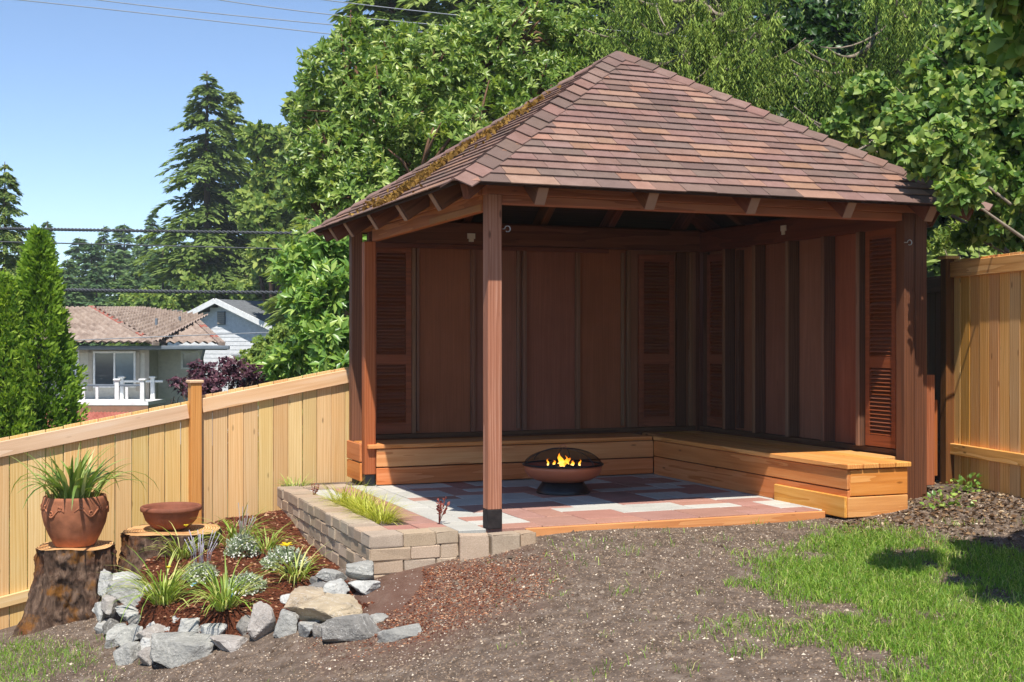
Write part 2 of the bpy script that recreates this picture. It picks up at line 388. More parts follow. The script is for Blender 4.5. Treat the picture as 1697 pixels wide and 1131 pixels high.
# ------------------------------------------------------------------ ground
def axis(lo, hi, fine_lo, fine_hi, step):
    a = list(np.arange(fine_lo, fine_hi+1e-6, step)); d = step; x = fine_hi
    while x < hi: d *= 1.22; x += d; a.append(min(x, hi))
    d = step; x = fine_lo; b = []
    while x > lo: d *= 1.22; x -= d; b.append(max(x, lo))
    return np.array(b[::-1]+a)
def grid_mesh(name, xs, ys, zf, keep=None):
    X, Y = np.meshgrid(xs, ys); Z = zf(X, Y); nx, ny = len(xs), len(ys)
    V = np.stack([X, Y, Z], -1).reshape(-1, 3)
    i = (np.arange(ny-1)[:, None]*nx+np.arange(nx-1)[None]).ravel()
    Fq = np.stack([i, i+1, i+nx+1, i+nx], -1)
    if keep is not None:
        k = keep(X, Y).ravel(); Fq = Fq[k[Fq].all(1)]
    return fast_mesh(name, V, Fq, smooth=True)
def fbm(X, Y, s, seed=0):
    r = np.random.default_rng(seed); out = np.zeros_like(X)
    for o in range(5):
        for _ in range(4):
            a = r.uniform(0, 6.28); f = s*(1.9**o)*r.uniform(.7, 1.3); out += np.sin((X*math.cos(a)+Y*math.sin(a))*f+r.uniform(0, 6.28))*.5**o
    return out/4
def ground_mat():
    t = NT('soil'); v = t.coord(rnd=False)
    big = t.noise(v, .9, 4, .6); mid = t.noise(v, 9, 5, .65)
    c = t.ramp(mid, [(.3, C('4a3e34')), (.55, C('6b5d52')), (.75, C('877a6d'))])
    # bark mulch spilled round the foot of the block wall
    tc = t.new('TexCoord'); d = t.new('VectorMath', operation='DISTANCE'); mp = t.new('Mapping')
    t.link(tc.outputs['Object'], mp.inputs[0]); mp.inputs['Scale'].default_value = (1, .8, 0)
    t.link(mp.outputs[0], d.inputs[0]); d.inputs[1].default_value = (-.45, 6.2, 0)
    f = t.math('ADD', d.outputs['Value'], t.math('MULTIPLY', t.math('SUBTRACT', t.noise(v, 3, 4), .5), .7))
    c = t.mix(t.ramp(f, [(.35, (.7, .7, .7)), (.9, (0, 0, 0))]), c, C('64463a'))
    ye = t.new('SeparateXYZ'); t.link(tc.outputs['Object'], ye.inputs[0])
    g = t.ramp(t.math('ADD', t.math('MULTIPLY', ye.outputs['Y'], .05), t.math('MULTIPLY', big, .06)), [(.66, (0, 0, 0)), (.72, (1, 1, 1))])
    c = t.mix(g, c, C('55603a'))
    sp = t.voro(v, 55); spc = t.voro(v, 55, out='Color')
    sep = t.new('SeparateColor'); t.link(spc, sep.inputs[0])
    w = t.math('MULTIPLY', t.math('LESS_THAN', sp, .24), t.math('GREATER_THAN', sep.outputs[0], .86))
    c = t.mix(t.math('MULTIPLY', w, .8), c, C('cfc6ba'))
    t.bump(t.math('ADD', mid, t.math('MULTIPLY', t.voro(v, 70), .6)), .9, .012)
    return t.done(c, .95, .15)
M['soil'] = ground_mat()
gx = axis(-400, 400, -6, 6, .06); gy = axis(-60, 700, 3, 13, .06)
def zg(X, Y):
    near = sstep(16, 10, np.hypot(X, Y-8)) if False else 1-sstep(9, 14, np.hypot(X, Y-8))
    return tz(X, Y)+near*(fbm(X, Y, 4, 1)*.008+fbm(X, Y, 110, 2)*.0018)
g = put('ground', grid_mesh('ground', gx, gy, zg), 'soil'); g['kind'] = 'structure'

# mulch bed (raised inside the rock ring)
BED = np.array([(-1.6,10.85),(-1.5,11.65),(-2.2,11.35),(-2.75,11.0),(-3.05,10.4),(-2.95,9.7),(-2.8,9.1),(-2.62,8.55),(-2.38,8.2),(-2.05,8.0),(-1.6,7.85),(-1.2,7.7),(-.95,7.62),(-.62,7.62),(-.5,8.0),(-.55,8.4)])
BC = np.array([(-.95,8.1,-.26),(-1.9,10.6,-.17),(-2.5,11.2,-.25),(-2.6,9.8,-.36),(-2.7,9.0,-.50),(-2.3,8.5,-.50),(-1.6,8.2,-.44),(-1.0,7.85,-.36),(-1.5,9,-.31),(-3,10.4,-.55),(-2.0,9.7,-.28),(-1.8,11.5,-.2),(-.6,7.8,-.36)])
def bedz(X, Y):
    X = np.asarray(X, float); Y = np.asarray(Y, float)
    d2 = (X[..., None]-BC[:, 0])**2+(Y[..., None]-BC[:, 1])**2; w = 1/(d2+.03)**1.6
    return (w*BC[:, 2]).sum(-1)/w.sum(-1)
def poly_sd(P, X, Y):
    """signed distance, positive inside"""
    X = np.asarray(X, float); Y = np.asarray(Y, float); d = np.full(X.shape, 1e9); ins = np.zeros(X.shape, bool); n = len(P)
    for i in range(n):
        a = P[i]; b = P[(i+1) % n]; e = b-a; L = e@e
        t = np.clip(((X-a[0])*e[0]+(Y-a[1])*e[1])/L, 0, 1); d = np.minimum(d, np.hypot(X-a[0]-t*e[0], Y-a[1]-t*e[1]))
        c = ((a[1] > Y) != (b[1] > Y)) & (X < (b[0]-a[0])*(Y-a[1])/((b[1]-a[1]) or 1e-12)+a[0]); ins ^= c
    return np.where(ins, d, -d)
def bed_surface(X, Y):
    d = poly_sd(BED, X, Y); w = sstep(0, .2, d)
    return bedz(X, Y)*w+(tz(X, Y)-.05)*(1-w)+w*(fbm(X, Y, 14, 5)*.010+fbm(X, Y, 40, 6)*.006)
M['mulch'] = None
def mulch_mat():
    t = NT('bark_mulch'); v = t.coord((1, 1, 1), rnd=False)
    n = t.noise(t.coord((1, 2.2, 1), rnd=False), 30, 5, .7, dist=1.5)
    c = t.ramp(n, [(.3, C('331a12')), (.5, C('5e3524')), (.72, C('8a563c'))])
    t.bump(n, 1, .02); return t.done(c, .95, .1)
M['mulch'] = mulch_mat()
b = put('mulch_bed', grid_mesh('mulch_bed', np.arange(-3.3, -.4, .04), np.arange(7.4, 11.8, .04), bed_surface, lambda X, Y: poly_sd(BED, X, Y) > -.05), 'mulch'); b['kind'] = 'structure'

# ------------------------------------------------------------------ the pavilion
GA = R(21.7); GO = Vector((-.132, 8.64, 0))
GM = T(*GO) @ RZ(GA)
def gl(u, v, z=0): return GM @ Vector((u, v, z))
pav = thing('garden_pavilion', 'open brown timber garden pavilion with shingled hip roof and louvred back corner', 'pavilion', GO, GA)
U, V_ = 3.5, 3.25
EU0, EU1, EV0, EV1, EZ, AZ = -.37, 3.87, -.36, 3.63, 2.29, 3.70
AU, AV = (EU0+EU1)/2, (EV0+EV1)/2
# posts
p = bar('post', 'stain_post', pav, (0, 0, .13), (0, 0, 2.25), .1, .1, up=(0, 1, 0)); p['label'] = 'weathered reddish front corner post with black foot'
put('post_foot', box_mesh(.103, .103, .13, .004, 'charred'), None, p, T(0, 0, .065))
p = bar('post', 'stain_beam', pav, (-.1, 2.78, .1), (-.1, 2.78, 2.13), .1, .1, up=(0, 1, 0))
put('post_foot', box_mesh(.09, .09, .1, .004, 'black_metal'), None, p, T(-.1, 2.78, .05))
bar('post', 'post_brown', pav, (-.09, 3.26, .3), (-.09, 3.26, 2.25), .1, .1, up=(0, 1, 0))
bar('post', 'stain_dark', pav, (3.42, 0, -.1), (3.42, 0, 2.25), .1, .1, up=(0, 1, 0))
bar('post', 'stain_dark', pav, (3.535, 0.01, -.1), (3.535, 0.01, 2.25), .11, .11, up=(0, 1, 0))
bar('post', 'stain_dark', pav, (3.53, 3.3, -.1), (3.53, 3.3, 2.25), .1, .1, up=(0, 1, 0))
mb = MB(); mb.tube([(3.70, .15, .0), (3.705, .15, 1.2), (3.70, .15, 2.3)], [.042, .037, .035], 12)
put('log_pole', mb.mesh('log_pole', True), 'pole', pav)
for (u0, v0, z0, z1) in ((3.635, -.02, .14, 1.0), (3.73, .06, .2, .8)):
    bar('trim_board', 'stain_beam', pav, (u0, v0, z0), (u0, v0, z1), .085, .022, up=(0, 1, 0))
# beams: main plates above the posts and the lower plates between them
for nm, a, bb, w, h, m in (
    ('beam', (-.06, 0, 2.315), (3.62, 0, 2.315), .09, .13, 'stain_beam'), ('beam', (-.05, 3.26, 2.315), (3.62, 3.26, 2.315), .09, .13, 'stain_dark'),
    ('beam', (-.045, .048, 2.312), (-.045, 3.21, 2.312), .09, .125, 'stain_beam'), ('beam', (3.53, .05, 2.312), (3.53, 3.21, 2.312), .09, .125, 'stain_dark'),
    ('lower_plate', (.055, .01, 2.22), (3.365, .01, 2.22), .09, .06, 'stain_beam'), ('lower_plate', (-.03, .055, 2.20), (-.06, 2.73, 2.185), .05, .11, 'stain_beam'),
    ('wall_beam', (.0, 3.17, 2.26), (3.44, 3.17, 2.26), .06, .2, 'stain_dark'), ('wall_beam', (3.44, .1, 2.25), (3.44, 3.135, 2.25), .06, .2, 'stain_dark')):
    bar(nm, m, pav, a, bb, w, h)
bar('lower_plate', 'stain_beam', pav, (-.048, .06, 2.17), (-.062, 1.15, 2.165), .03, .05); bar('lower_plate', 'stain_dark', pav, (.0, 3.13, 2.135), (2.4, 3.13, 2.135), .02, .04)
# back wall
def wall_part(side, s, z, d):  # side coordinate s along the wall, d out of the wall towards the room
    return (s, V_-d, z) if side == 'back' else (U-d, s, z)
def wbar(name, mat, side, s0, s1, z0, z1, d0, d1, parent=None):
    a, c = wall_part(side, s0, z0, d0), wall_part(side, s1, z1, d1)
    lo = [min(a[i], c[i]) for i in range(3)]; hi = [max(a[i], c[i]) for i in range(3)]
    dim = [hi[i]-lo[i] for i in range(3)]; cen = [(hi[i]+lo[i])/2 for i in range(3)]
    # grain runs along the longest side
    if dim[2] >= max(dim[0], dim[1]): return bar(name, mat, parent or pav, (cen[0], cen[1], lo[2]), (cen[0], cen[1], hi[2]), dim[0], dim[1], up=(0, 1, 0), bev=.003)
    if dim[0] > dim[1]: return bar(name, mat, parent or pav, (lo[0], cen[1], cen[2]), (hi[0], cen[1], cen[2]), dim[1], dim[2], bev=.003)
    return bar(name, mat, parent or pav, (cen[0], lo[1], cen[2]), (cen[0], hi[1], cen[2]), dim[0], dim[2], bev=.003)
def shutter(side, s0, s1, z0, z1, d):
    cen = Vector(wall_part(side, (s0+s1)/2, (z0+z1)/2, d)); W = s1-s0; H = z1-z0
    mb = MB(); st = .052; mid = -H*.11
    # local x along the wall, y out of the wall, z up
    for sx in (-1, 1): mb.box((sx*(W-st)/2, 0, 0), (st, .034, H))
    panels = [(-H/2+.09, mid-.045), (mid+.045, H/2-.07)]
    for (za, zb) in ((-H/2, panels[0][0]), (panels[0][1], panels[1][0]), (panels[1][1], H/2)): mb.box((0, 0, (za+zb)/2), (W-2*st, .031, zb-za))
    rot = Matrix.Rotation(math.pi if side == 'back' else math.pi/2, 4, 'Z')
    m0 = T(*cen) @ rot
    fr = put('shutter', mb.mesh('shutter'), 'shutter', pav, m0)
    me = box_mesh(W-2*st-.002, .036, .006, .0015, 'shutter')
    for (za, zb) in panels:
        n = int((zb-za)/.031)
        for k in range(n): put('slat', me, None, fr, m0 @ T(0, 0, za+(k+.5)*(zb-za)/n) @ Matrix.Rotation(R(-38), 4, 'X'))
    return fr
ZB, ZT = .37, 2.15
studs = [.445, 1.03, 1.55, 2.11, 2.66]
edges = [.02]+studs+[3.44]
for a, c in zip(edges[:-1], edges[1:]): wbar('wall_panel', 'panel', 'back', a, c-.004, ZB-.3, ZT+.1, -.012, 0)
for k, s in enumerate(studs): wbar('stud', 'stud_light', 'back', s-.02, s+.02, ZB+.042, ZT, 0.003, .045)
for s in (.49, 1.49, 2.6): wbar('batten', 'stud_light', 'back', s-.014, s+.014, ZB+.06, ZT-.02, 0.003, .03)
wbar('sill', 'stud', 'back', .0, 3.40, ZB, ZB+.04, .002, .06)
shutter('back', .04, .42, ZB+.05, ZT-.01, .03).__setitem__('label', 'louvred shutter beside the back corner post')
shutter('back', 2.77, 3.16, ZB+.05, ZT-.03, .03)
wbar('corner_board', 'stud', 'back', 3.20, 3.31, ZB+.042, ZT, 0.003, .03); wbar('corner_board', 'stud_light', 'back', 3.34, 3.375, ZB+.042, ZT, 0.003, .05)
rstuds = [.54, 1.02, 1.55, 2.09, 2.62]
edges = [.08]+rstuds+[3.2]
for a, c in zip(edges[:-1], edges[1:]): wbar('wall_panel', 'panel', 'right', a, c-.004, ZB-.3, ZT+.1, -.012, 0)
for s in rstuds:
    wbar('stud', 'stud', 'right', s-.018, s+.018, ZB+.042, ZT, .003, .115); wbar('stud_facing', 'stud_light', 'right', s-.021, s+.021, ZB+.045, ZT-.004, .1155, .127)
wbar('batten', 'stud', 'right', 2.44, 2.50, ZB+.06, ZT-.02, .003, .06)
wbar('sill', 'stud', 'right', .08, 3.18, ZB, ZB+.04, .002, .06)
shutter('right', .12, .50, ZB+.05, ZT-.0, .06).__setitem__('label', 'louvred shutter at the open end, lit from outside')
shutter('right', 2.72, 3.06, ZB+.05, ZT-.03, .03)
wbar('corner_board', 'stud', 'right', 3.08, 3.17, ZB+.042, ZT, 0.003, .03)
# outside cladding seen from a step aside
for k in range(24): wbar('cladding_board', 'stain_dark', 'back', .02+k*.145, .16+k*.145, 0, 2.24, -.04, -.015)
for k in range(21): wbar('cladding_board', 'stain_dark', 'right', .1+k*.145, .24+k*.145, -.05, 2.24, -.04, -.015)
# small fittings
for (c, m) in (((.98, 3.133, 2.24), 'back'), ((3.403, 1.64, 2.27), 'right')):
    mb = MB()
    if m == 'back': mb.box(c, (.075, .012, .05)); mb.box((c[0], c[1]-.002, c[2]-.038), (.045, .014, .03))
    else: mb.box(c, (.012, .075, .05)); mb.box((c[0]-.002, c[1], c[2]-.038), (.014, .04, .04))
    put('wire_bracket', mb.mesh('wire_bracket'), 'white_plastic', pav)
for (x, y, z) in ((.052, -.03, 2.02), (3.36, -.06, 2.02)):
    mb = MB(); mb.tube([(x, y, z), (x+.02, y-.01, z)]+[(x+.04+.02*math.cos(a), y-.015, z+.02*math.sin(a)) for a in np.linspace(math.pi, -math.pi*.7, 12)], .004, 5)
    put('eye_hook', mb.mesh('eye_hook', True), 'steel', pav)
# roof
roofm = MB()
cor = [Vector((EU0, EV0, EZ)), Vector((EU1, EV0, EZ)), Vector((EU1, EV1, EZ)), Vector((EU0, EV1, EZ))]; apex = Vector((AU, AV, AZ))
for k in range(4):
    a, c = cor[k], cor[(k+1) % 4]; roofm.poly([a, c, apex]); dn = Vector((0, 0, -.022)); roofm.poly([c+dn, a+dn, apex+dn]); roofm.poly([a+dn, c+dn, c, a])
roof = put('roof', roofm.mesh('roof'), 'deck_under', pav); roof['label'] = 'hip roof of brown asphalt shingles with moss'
def slope(k):
    a, c = cor[k], cor[(k+1) % 4]; x = (c-a).normalized(); L = (c-a).length
    n = (c-a).cross(apex-a).normalized(); y = n.cross(x); Hs = (apex-a).dot(y); ax = (apex-a).dot(x)
    return a, x, y, n, L, Hs, ax
def clip(poly, nx, ny, d):
    out = []
    for i in range(len(poly)):
        p, q = poly[i], poly[(i+1) % len(poly)]; fp = nx*p[0]+ny*p[1]-d; fq = nx*q[0]+ny*q[1]-d
        if fp >= 0: out.append(p)
        if (fp >= 0) != (fq >= 0): t = fp/(fp-fq); out.append((p[0]+t*(q[0]-p[0]), p[1]+t*(q[1]-p[1])))
    return out
EXP = .108
def shingles(k, drip=.03):
    a, x, y, n, L, Hs, ax = slope(k); res = []; rr = random.Random(40+k)
    rows = int(Hs/EXP)+1
    for r in range(rows):
        s0 = r*EXP-(drip if r == 0 else 0); s1 = (r+1)*EXP+.025
        pos = -rr.uniform(.05, .3)
        while pos < L:
            w = rr.choice((.16, .2, .24, .28, .33))*rr.uniform(.92, 1.08)
            dd = rr.uniform(-.004, .004)
            q = [(pos+.002, s0+dd), (pos+w-.002, s0+dd), (pos+w-.002, s1), (pos+.002, s1)]; pos += w
            # left and right hips
            q = clip(q, Hs, -ax, -.02*Hs) if q else q
            q = clip(q, -Hs, -(L-ax), -Hs*(L+.02)) if len(q) > 2 else []
            q = [(i, j) for (i, j) in q if j <= Hs]
            if len(q) < 3: continue
            area = abs(sum(q[i][0]*q[(i+1) % len(q)][1]-q[(i+1) % len(q)][0]*q[i][1] for i in range(len(q))))/2
            if area < .0008: continue
            top = []; bot = []; sh = []; lift = rr.uniform(0, .003)
            for (i, j) in q:
                f = (j-r*EXP)/(EXP+.025); h = .015*(1-f)+.003*f+lift*(1-f)
                top.append(a+x*i+y*j+n*h); bot.append(a+x*i+y*j+n*(h-.008)); sh.append((j-r*EXP)/EXP)
            m = len(q); vs_ = top+bot; fs = [tuple(range(m)), tuple(reversed(range(m, 2*m)))]+[(i+m, (i+1) % m+m, (i+1) % m, i) for i in range(m)]
            res.append((area, vs_, fs, sh+sh, rr.choices(('shingle_mauve', 'shingle_tan', 'shingle_grey'), (6, 2.6, 2.4))[0]))
    return res
def shingle_obj(name, lst, parent, kind=None):
    V = []; Fa = []; S = []; mi = []; mats = ['shingle_mauve', 'shingle_tan', 'shingle_grey']
    for (_, v, f, s, m) in lst:
        i0 = len(V); V += v; Fa += [tuple(i0+j for j in q) for q in f]; S += s; mi += [mats.index(m)]*len(f)
    me = bpy.data.meshes.new(name); me.from_pydata(V, [], Fa)
    at_ = me.attributes.new('shade', 'FLOAT', 'POINT'); at_.data.foreach_set('value', S)
    if len(lst) == 1: me.materials.append(M[lst[0][4]])
    else:
        for m in mats: me.materials.append(M[m])
        me.polygons.foreach_set('material_index', mi)
    return put(name, me, None, parent, None, kind)
front = sorted(shingles(0), key=lambda q: -q[0])
for s in front[:300]: shingle_obj('shingle', [s], roof)
if front[300:]: shingle_obj('small_shingles', front[300:], roof, 'stuff')
rest = []
for k in (1, 2, 3): rest += shingles(k)
shingle_obj('side_shingles', rest, roof, 'stuff')
# hip caps
for k in range(4):
    c = cor[k]; n1 = slope((k-1) % 4)[3]; n2 = slope(k)[3]; h = (apex-c); Lh = h.length; h.normalize()
    d1 = n1.cross(h).normalized(); d2 = n2.cross(h).normalized()
    out1 = d1 if d1.z < 0 else -d1; out2 = d2 if d2.z < 0 else -d2
    upn = (n1+n2).normalized(); nc = int(Lh/.165)
    for j in range(nc):
        t0 = -.05+j*Lh/nc; t1 = t0+Lh/nc+.04; W = .125
        lo, hi = .034, .018; jit = random.uniform(-.004, .006)
        P0 = c+h*t0; P1 = c+h*min(t1, Lh+.02); t_ = [P0+out1*W+upn*(lo-.006+jit), P0+upn*(lo+jit), P0+out2*W+upn*(lo-.006+jit), P1+out1*W+upn*hi*.6, P1+upn*hi, P1+out2*W+upn*hi*.6]
        b_ = [q-upn*.009 for q in t_]
        fs = [(0, 1, 4, 3), (1, 2, 5, 4), (9, 10, 7, 6), (10, 11, 8, 7), (6, 7, 1, 0), (7, 8, 2, 1), (3, 4, 10, 9), (4, 5, 11, 10), (6, 0, 3, 9), (2, 8, 11, 5)]
        shingle_obj('hip_cap', [(0, t_+b_, fs, [0]*12, random.choice(('shingle_mauve', 'shingle_mauve', 'shingle_grey')))], roof)
# rafters: common and jack
def rafter(k, s):
    a, x, y, n, L, Hs, ax = slope(k); lim = Hs*(s/ax if s < ax else (L-s)/(L-ax))
    p0 = a+x*s+y*.03-n*.096; p1 = a+x*s+y*max(lim-.02, .1)-n*.096
    o = bar('rafter', 'stain_dark', roof, p0, p1, .075, .14, up=n)
    put('rafter_end', box_mesh(.006, .073, .138, .001, 'white_cut'), None, roof, frame(p0-y*.0035-(p1-p0).normalized()*.01, p0-y*.0035, n)[0])
for s in (.61, 1.43, 2.24, 3.06, 3.8): rafter(0, s)
for k, ss in ((1, (.5, 1.2, 2.0, 2.8, 3.5)), (2, (.6, 1.4, 2.12, 2.9, 3.7)), (3, (.38, .92, 1.7, 2.5, 3.3))):
    for s in ss: rafter(k, s)
for c in cor:
    h = (apex-c).normalized(); bar('hip_rafter', 'stain_dark', roof, c+h*.1-Vector((0, 0, .1)), apex-h*.1-Vector((0, 0, .1)), .05, .12)
# moss on the left slope
a, x, y, n, L, Hs, ax = slope(3)
N = 3000; ss = rng.beta(1.1, 2.2, N)*Hs*.8; q = L*.5+(rng.normal(0, .24, N))*(1-ss/Hs)*1.4
ok = (np.minimum(q/ax, (L-q)/(L-ax))*Hs > ss+.12) & (q > .1) & (q < L-.1) & (fbm(q, ss, 9, 11) > -.12)
q, ss = q[ok], ss[ok]; P = np.array(a)+q[:, None]*np.array(x)+ss[:, None]*np.array(y)+np.array(n)*.012
D = norm(np.array(n)+rng.normal(0, .7, P.shape)); put('moss', leaf_mesh('moss', 'round', P, D, rdir(len(P)), rng.uniform(.018, .045, len(P))), 'moss', roof, None, 'stuff')
# ------------------------------------------------------------------ corner bench
bench = thing('corner_bench', 'built-in L-shaped plank bench along the pavilion walls', 'bench', GO, GA)
def pb(name, mat, lo, hi, parent=bench, bev=.005):
    dim = [hi[i]-lo[i] for i in range(3)]; cen = [(hi[i]+lo[i])/2 for i in range(3)]
    if dim[0] >= dim[1] and dim[0] >= dim[2]: return bar(name, mat, parent, (lo[0], cen[1], cen[2]), (hi[0], cen[1], cen[2]), dim[1], dim[2], bev=bev)
    if dim[1] >= dim[2]: return bar(name, mat, parent, (cen[0], lo[1], cen[2]), (cen[0], hi[1], cen[2]), dim[0], dim[2], bev=bev)
    return bar(name, mat, parent, (cen[0], cen[1], lo[2]), (cen[0], cen[1], hi[2]), dim[0], dim[1], up=(0, 1, 0), bev=bev)
BV = 2.70; BU = 2.66
for k in range(3):
    d = (3.18-BV+.02)/3; pb('seat_plank', 'bench_red', (-.13, BV-.02+k*d+.003, .325), (BU-.022, BV-.02+(k+1)*d-.003, .362))
pb('front_plank', 'bench', (-.05, BV, .165), (BU, BV+.025, .318)); pb('front_plank', 'bench_red', (-.05, BV+.003, .008), (BU, BV+.028, .155))
pb('end_plank', 'bench_red', (-.165, BV+.14, .20), (-.14, 3.3, .36)); pb('end_plank', 'bench', (-.163, BV+.14, .03), (-.138, 3.3, .19))
for k in range(4):
    d = (3.22-BU+.02)/4; pb('seat_plank', 'bench', (BU-.02+k*d+.003, -.325, .326), (BU-.02+(k+1)*d-.003, BV-.025, .363))
    if k: pb('seat_plank', 'bench', (BU-.02+k*d+.003, BV-.02, .3235), (BU-.02+(k+1)*d-.003, 3.18, .3605))
pb('front_plank', 'bench', (BU, -.30, .175), (BU+.025, BV, .32)); pb('front_plank', 'bench_red', (BU+.003, -.30, .0), (BU+.028, BV, .168))
pb('skirt_plank', 'bench', (BU-.026, -.305, -.03), (BU-.001, .62, .125))
pb('end_plank', 'bench', (BU+.026, -.302, .125), (3.2, -.278, .318)); pb('end_plank', 'bench', (BU+.004, -.305, -.03), (3.2, -.281, .118))
pb('seat_plank', 'bench', (3.224, .07, .325), (3.42, 3.17, .362))
pb('side_plank', 'bench', (3.176, -.276, -.03), (3.2, -.06, .318))
# ------------------------------------------------------------------ patio, pavers, edging
patio = put('patio', box_mesh(3.95, 3.25, .1, 0), 'soil'); patio['kind'] = 'structure'; patio.matrix_basis = GM @ T(1.2, 1.62, -.062)
MW[patio.name] = T(1.2, 1.62, -.062)
CE = .2045; rp = random.Random(5)
def paver(u0, v0, nu, nv, mat): put('paver', box_mesh(nu*CE-.008, nv*CE-.008, .05, .004, mat), None, patio, T(u0+nu*CE/2, v0+nv*CE/2, -.0255+rp.uniform(-.0012, .0012)) @ RZ(rp.uniform(-.003, .003)))
U0p, V0p = -.46, -.03; NU, NV = 16, 14
used = [[False]*NV for _ in range(NU)]
for j in range(NV):
    for i in range(NU):
        if used[i][j]: continue
        if i == 0: nu, nv, m = 1, rp.choice((1, 2)), 'paver_red'
        elif i == 1: nu, nv, m = 1, 2, 'paver_grey'
        elif i >= NU-1 or j >= NV-1: nu, nv, m = 1, 1 if j >= NV-1 else 2, 'paver_grey'
        else: nu, nv = rp.choice(((1, 1), (2, 1), (1, 2), (2, 2), (2, 1), (2, 2))); m = 'paver_red' if rp.random() < .52 else 'paver_grey'
        while nu > 1 and (i+nu > NU or used[min(i+nu-1, NU-1)][j]): nu -= 1
        while nv > 1 and j+nv > NV: nv -= 1
        nv_ok = all(not used[i+a_][j+b_] for a_ in range(nu) for b_ in range(nv))
        if not nv_ok: nu = nv = 1
        for a_ in range(nu):
            for b_ in range(nv): used[i+a_][j+b_] = True
        paver(U0p+i*CE, V0p+j*CE, nu, nv, m)
paver(U0p-CE-.003, V0p, 1, 1, 'paver_grey'); paver(U0p-CE-.003, V0p+CE, 1, 1, 'paver_red')
for k in range(3): paver(U0p-CE-.003, V0p+(10+k)*CE, 1, 1, 'paver_grey')
pb('edging_board', 'bench', (.22, -.075, -.12), (2.63, -.038, -.006), patio)
# ------------------------------------------------------------------ block retaining wall
wall = thing('retaining_wall', 'low tan concrete block wall edging the patio planter', 'retaining wall', GO, GA)
rb = random.Random(9)
def block(cu, cv, z0, z1, lu, lv, rot=0):
    me = box_mesh(lu, lv, z1-z0, .009, rb.choice(('block', 'block', 'block_grey')), .0035, rb.randint(0, 5), 2)
    put('block', me, None, wall, T(cu, cv, (z0+z1)/2) @ RZ(rot+rb.uniform(-.012, .012)))
courses = [(-.062, .022), (-.147, -.063), (-.232, -.148), (-.317, -.233)]
for c, (z0, z1) in enumerate(courses):
    if c == 3: vs0, vend = -.17, 2.62
    else: vs0, vend = -.17, 2.62
    off = .01*c
    v = vs0+(.205 if c % 2 == 0 else .10)
    first = True
    while v < vend:
        l = rb.uniform(.17, .235); block(-.8+rb.uniform(-.006, .006)+off*.3, v+l/2, z0, z1, .195, l-.004); v += l
    # front run
    u = -.905
    for l in ((.23, .22, .155) if c % 2 == 0 else (.28, .20, .125) if c == 1 else (.23, .24, .13)):
        d = .2 if c % 2 == 0 else .1
        block(u+l/2, -.17+(.1 if c % 2 == 0 else .05)-.0, z0, z1, l-.004, d if c else .2); u += l
for (cu, cv, lu, lv, rot) in ((-.205, -.19, .19, .13, -.25), (-.01, -.215, .2, .13, .0), (.155, -.2, .11, .13, .04)): block(cu, cv, -.2, -.004, lu, lv, rot)
for k in range(3): block(-.80+k*.2, 2.72, -.15, .02, .196, .17)
# soil pocket behind the blocks
mb = MB(); mb.box((-.585, 1.15, -.06), (.22, 1.9, .06)); put('planter_soil', mb.mesh('planter_soil'), 'mulch', wall)
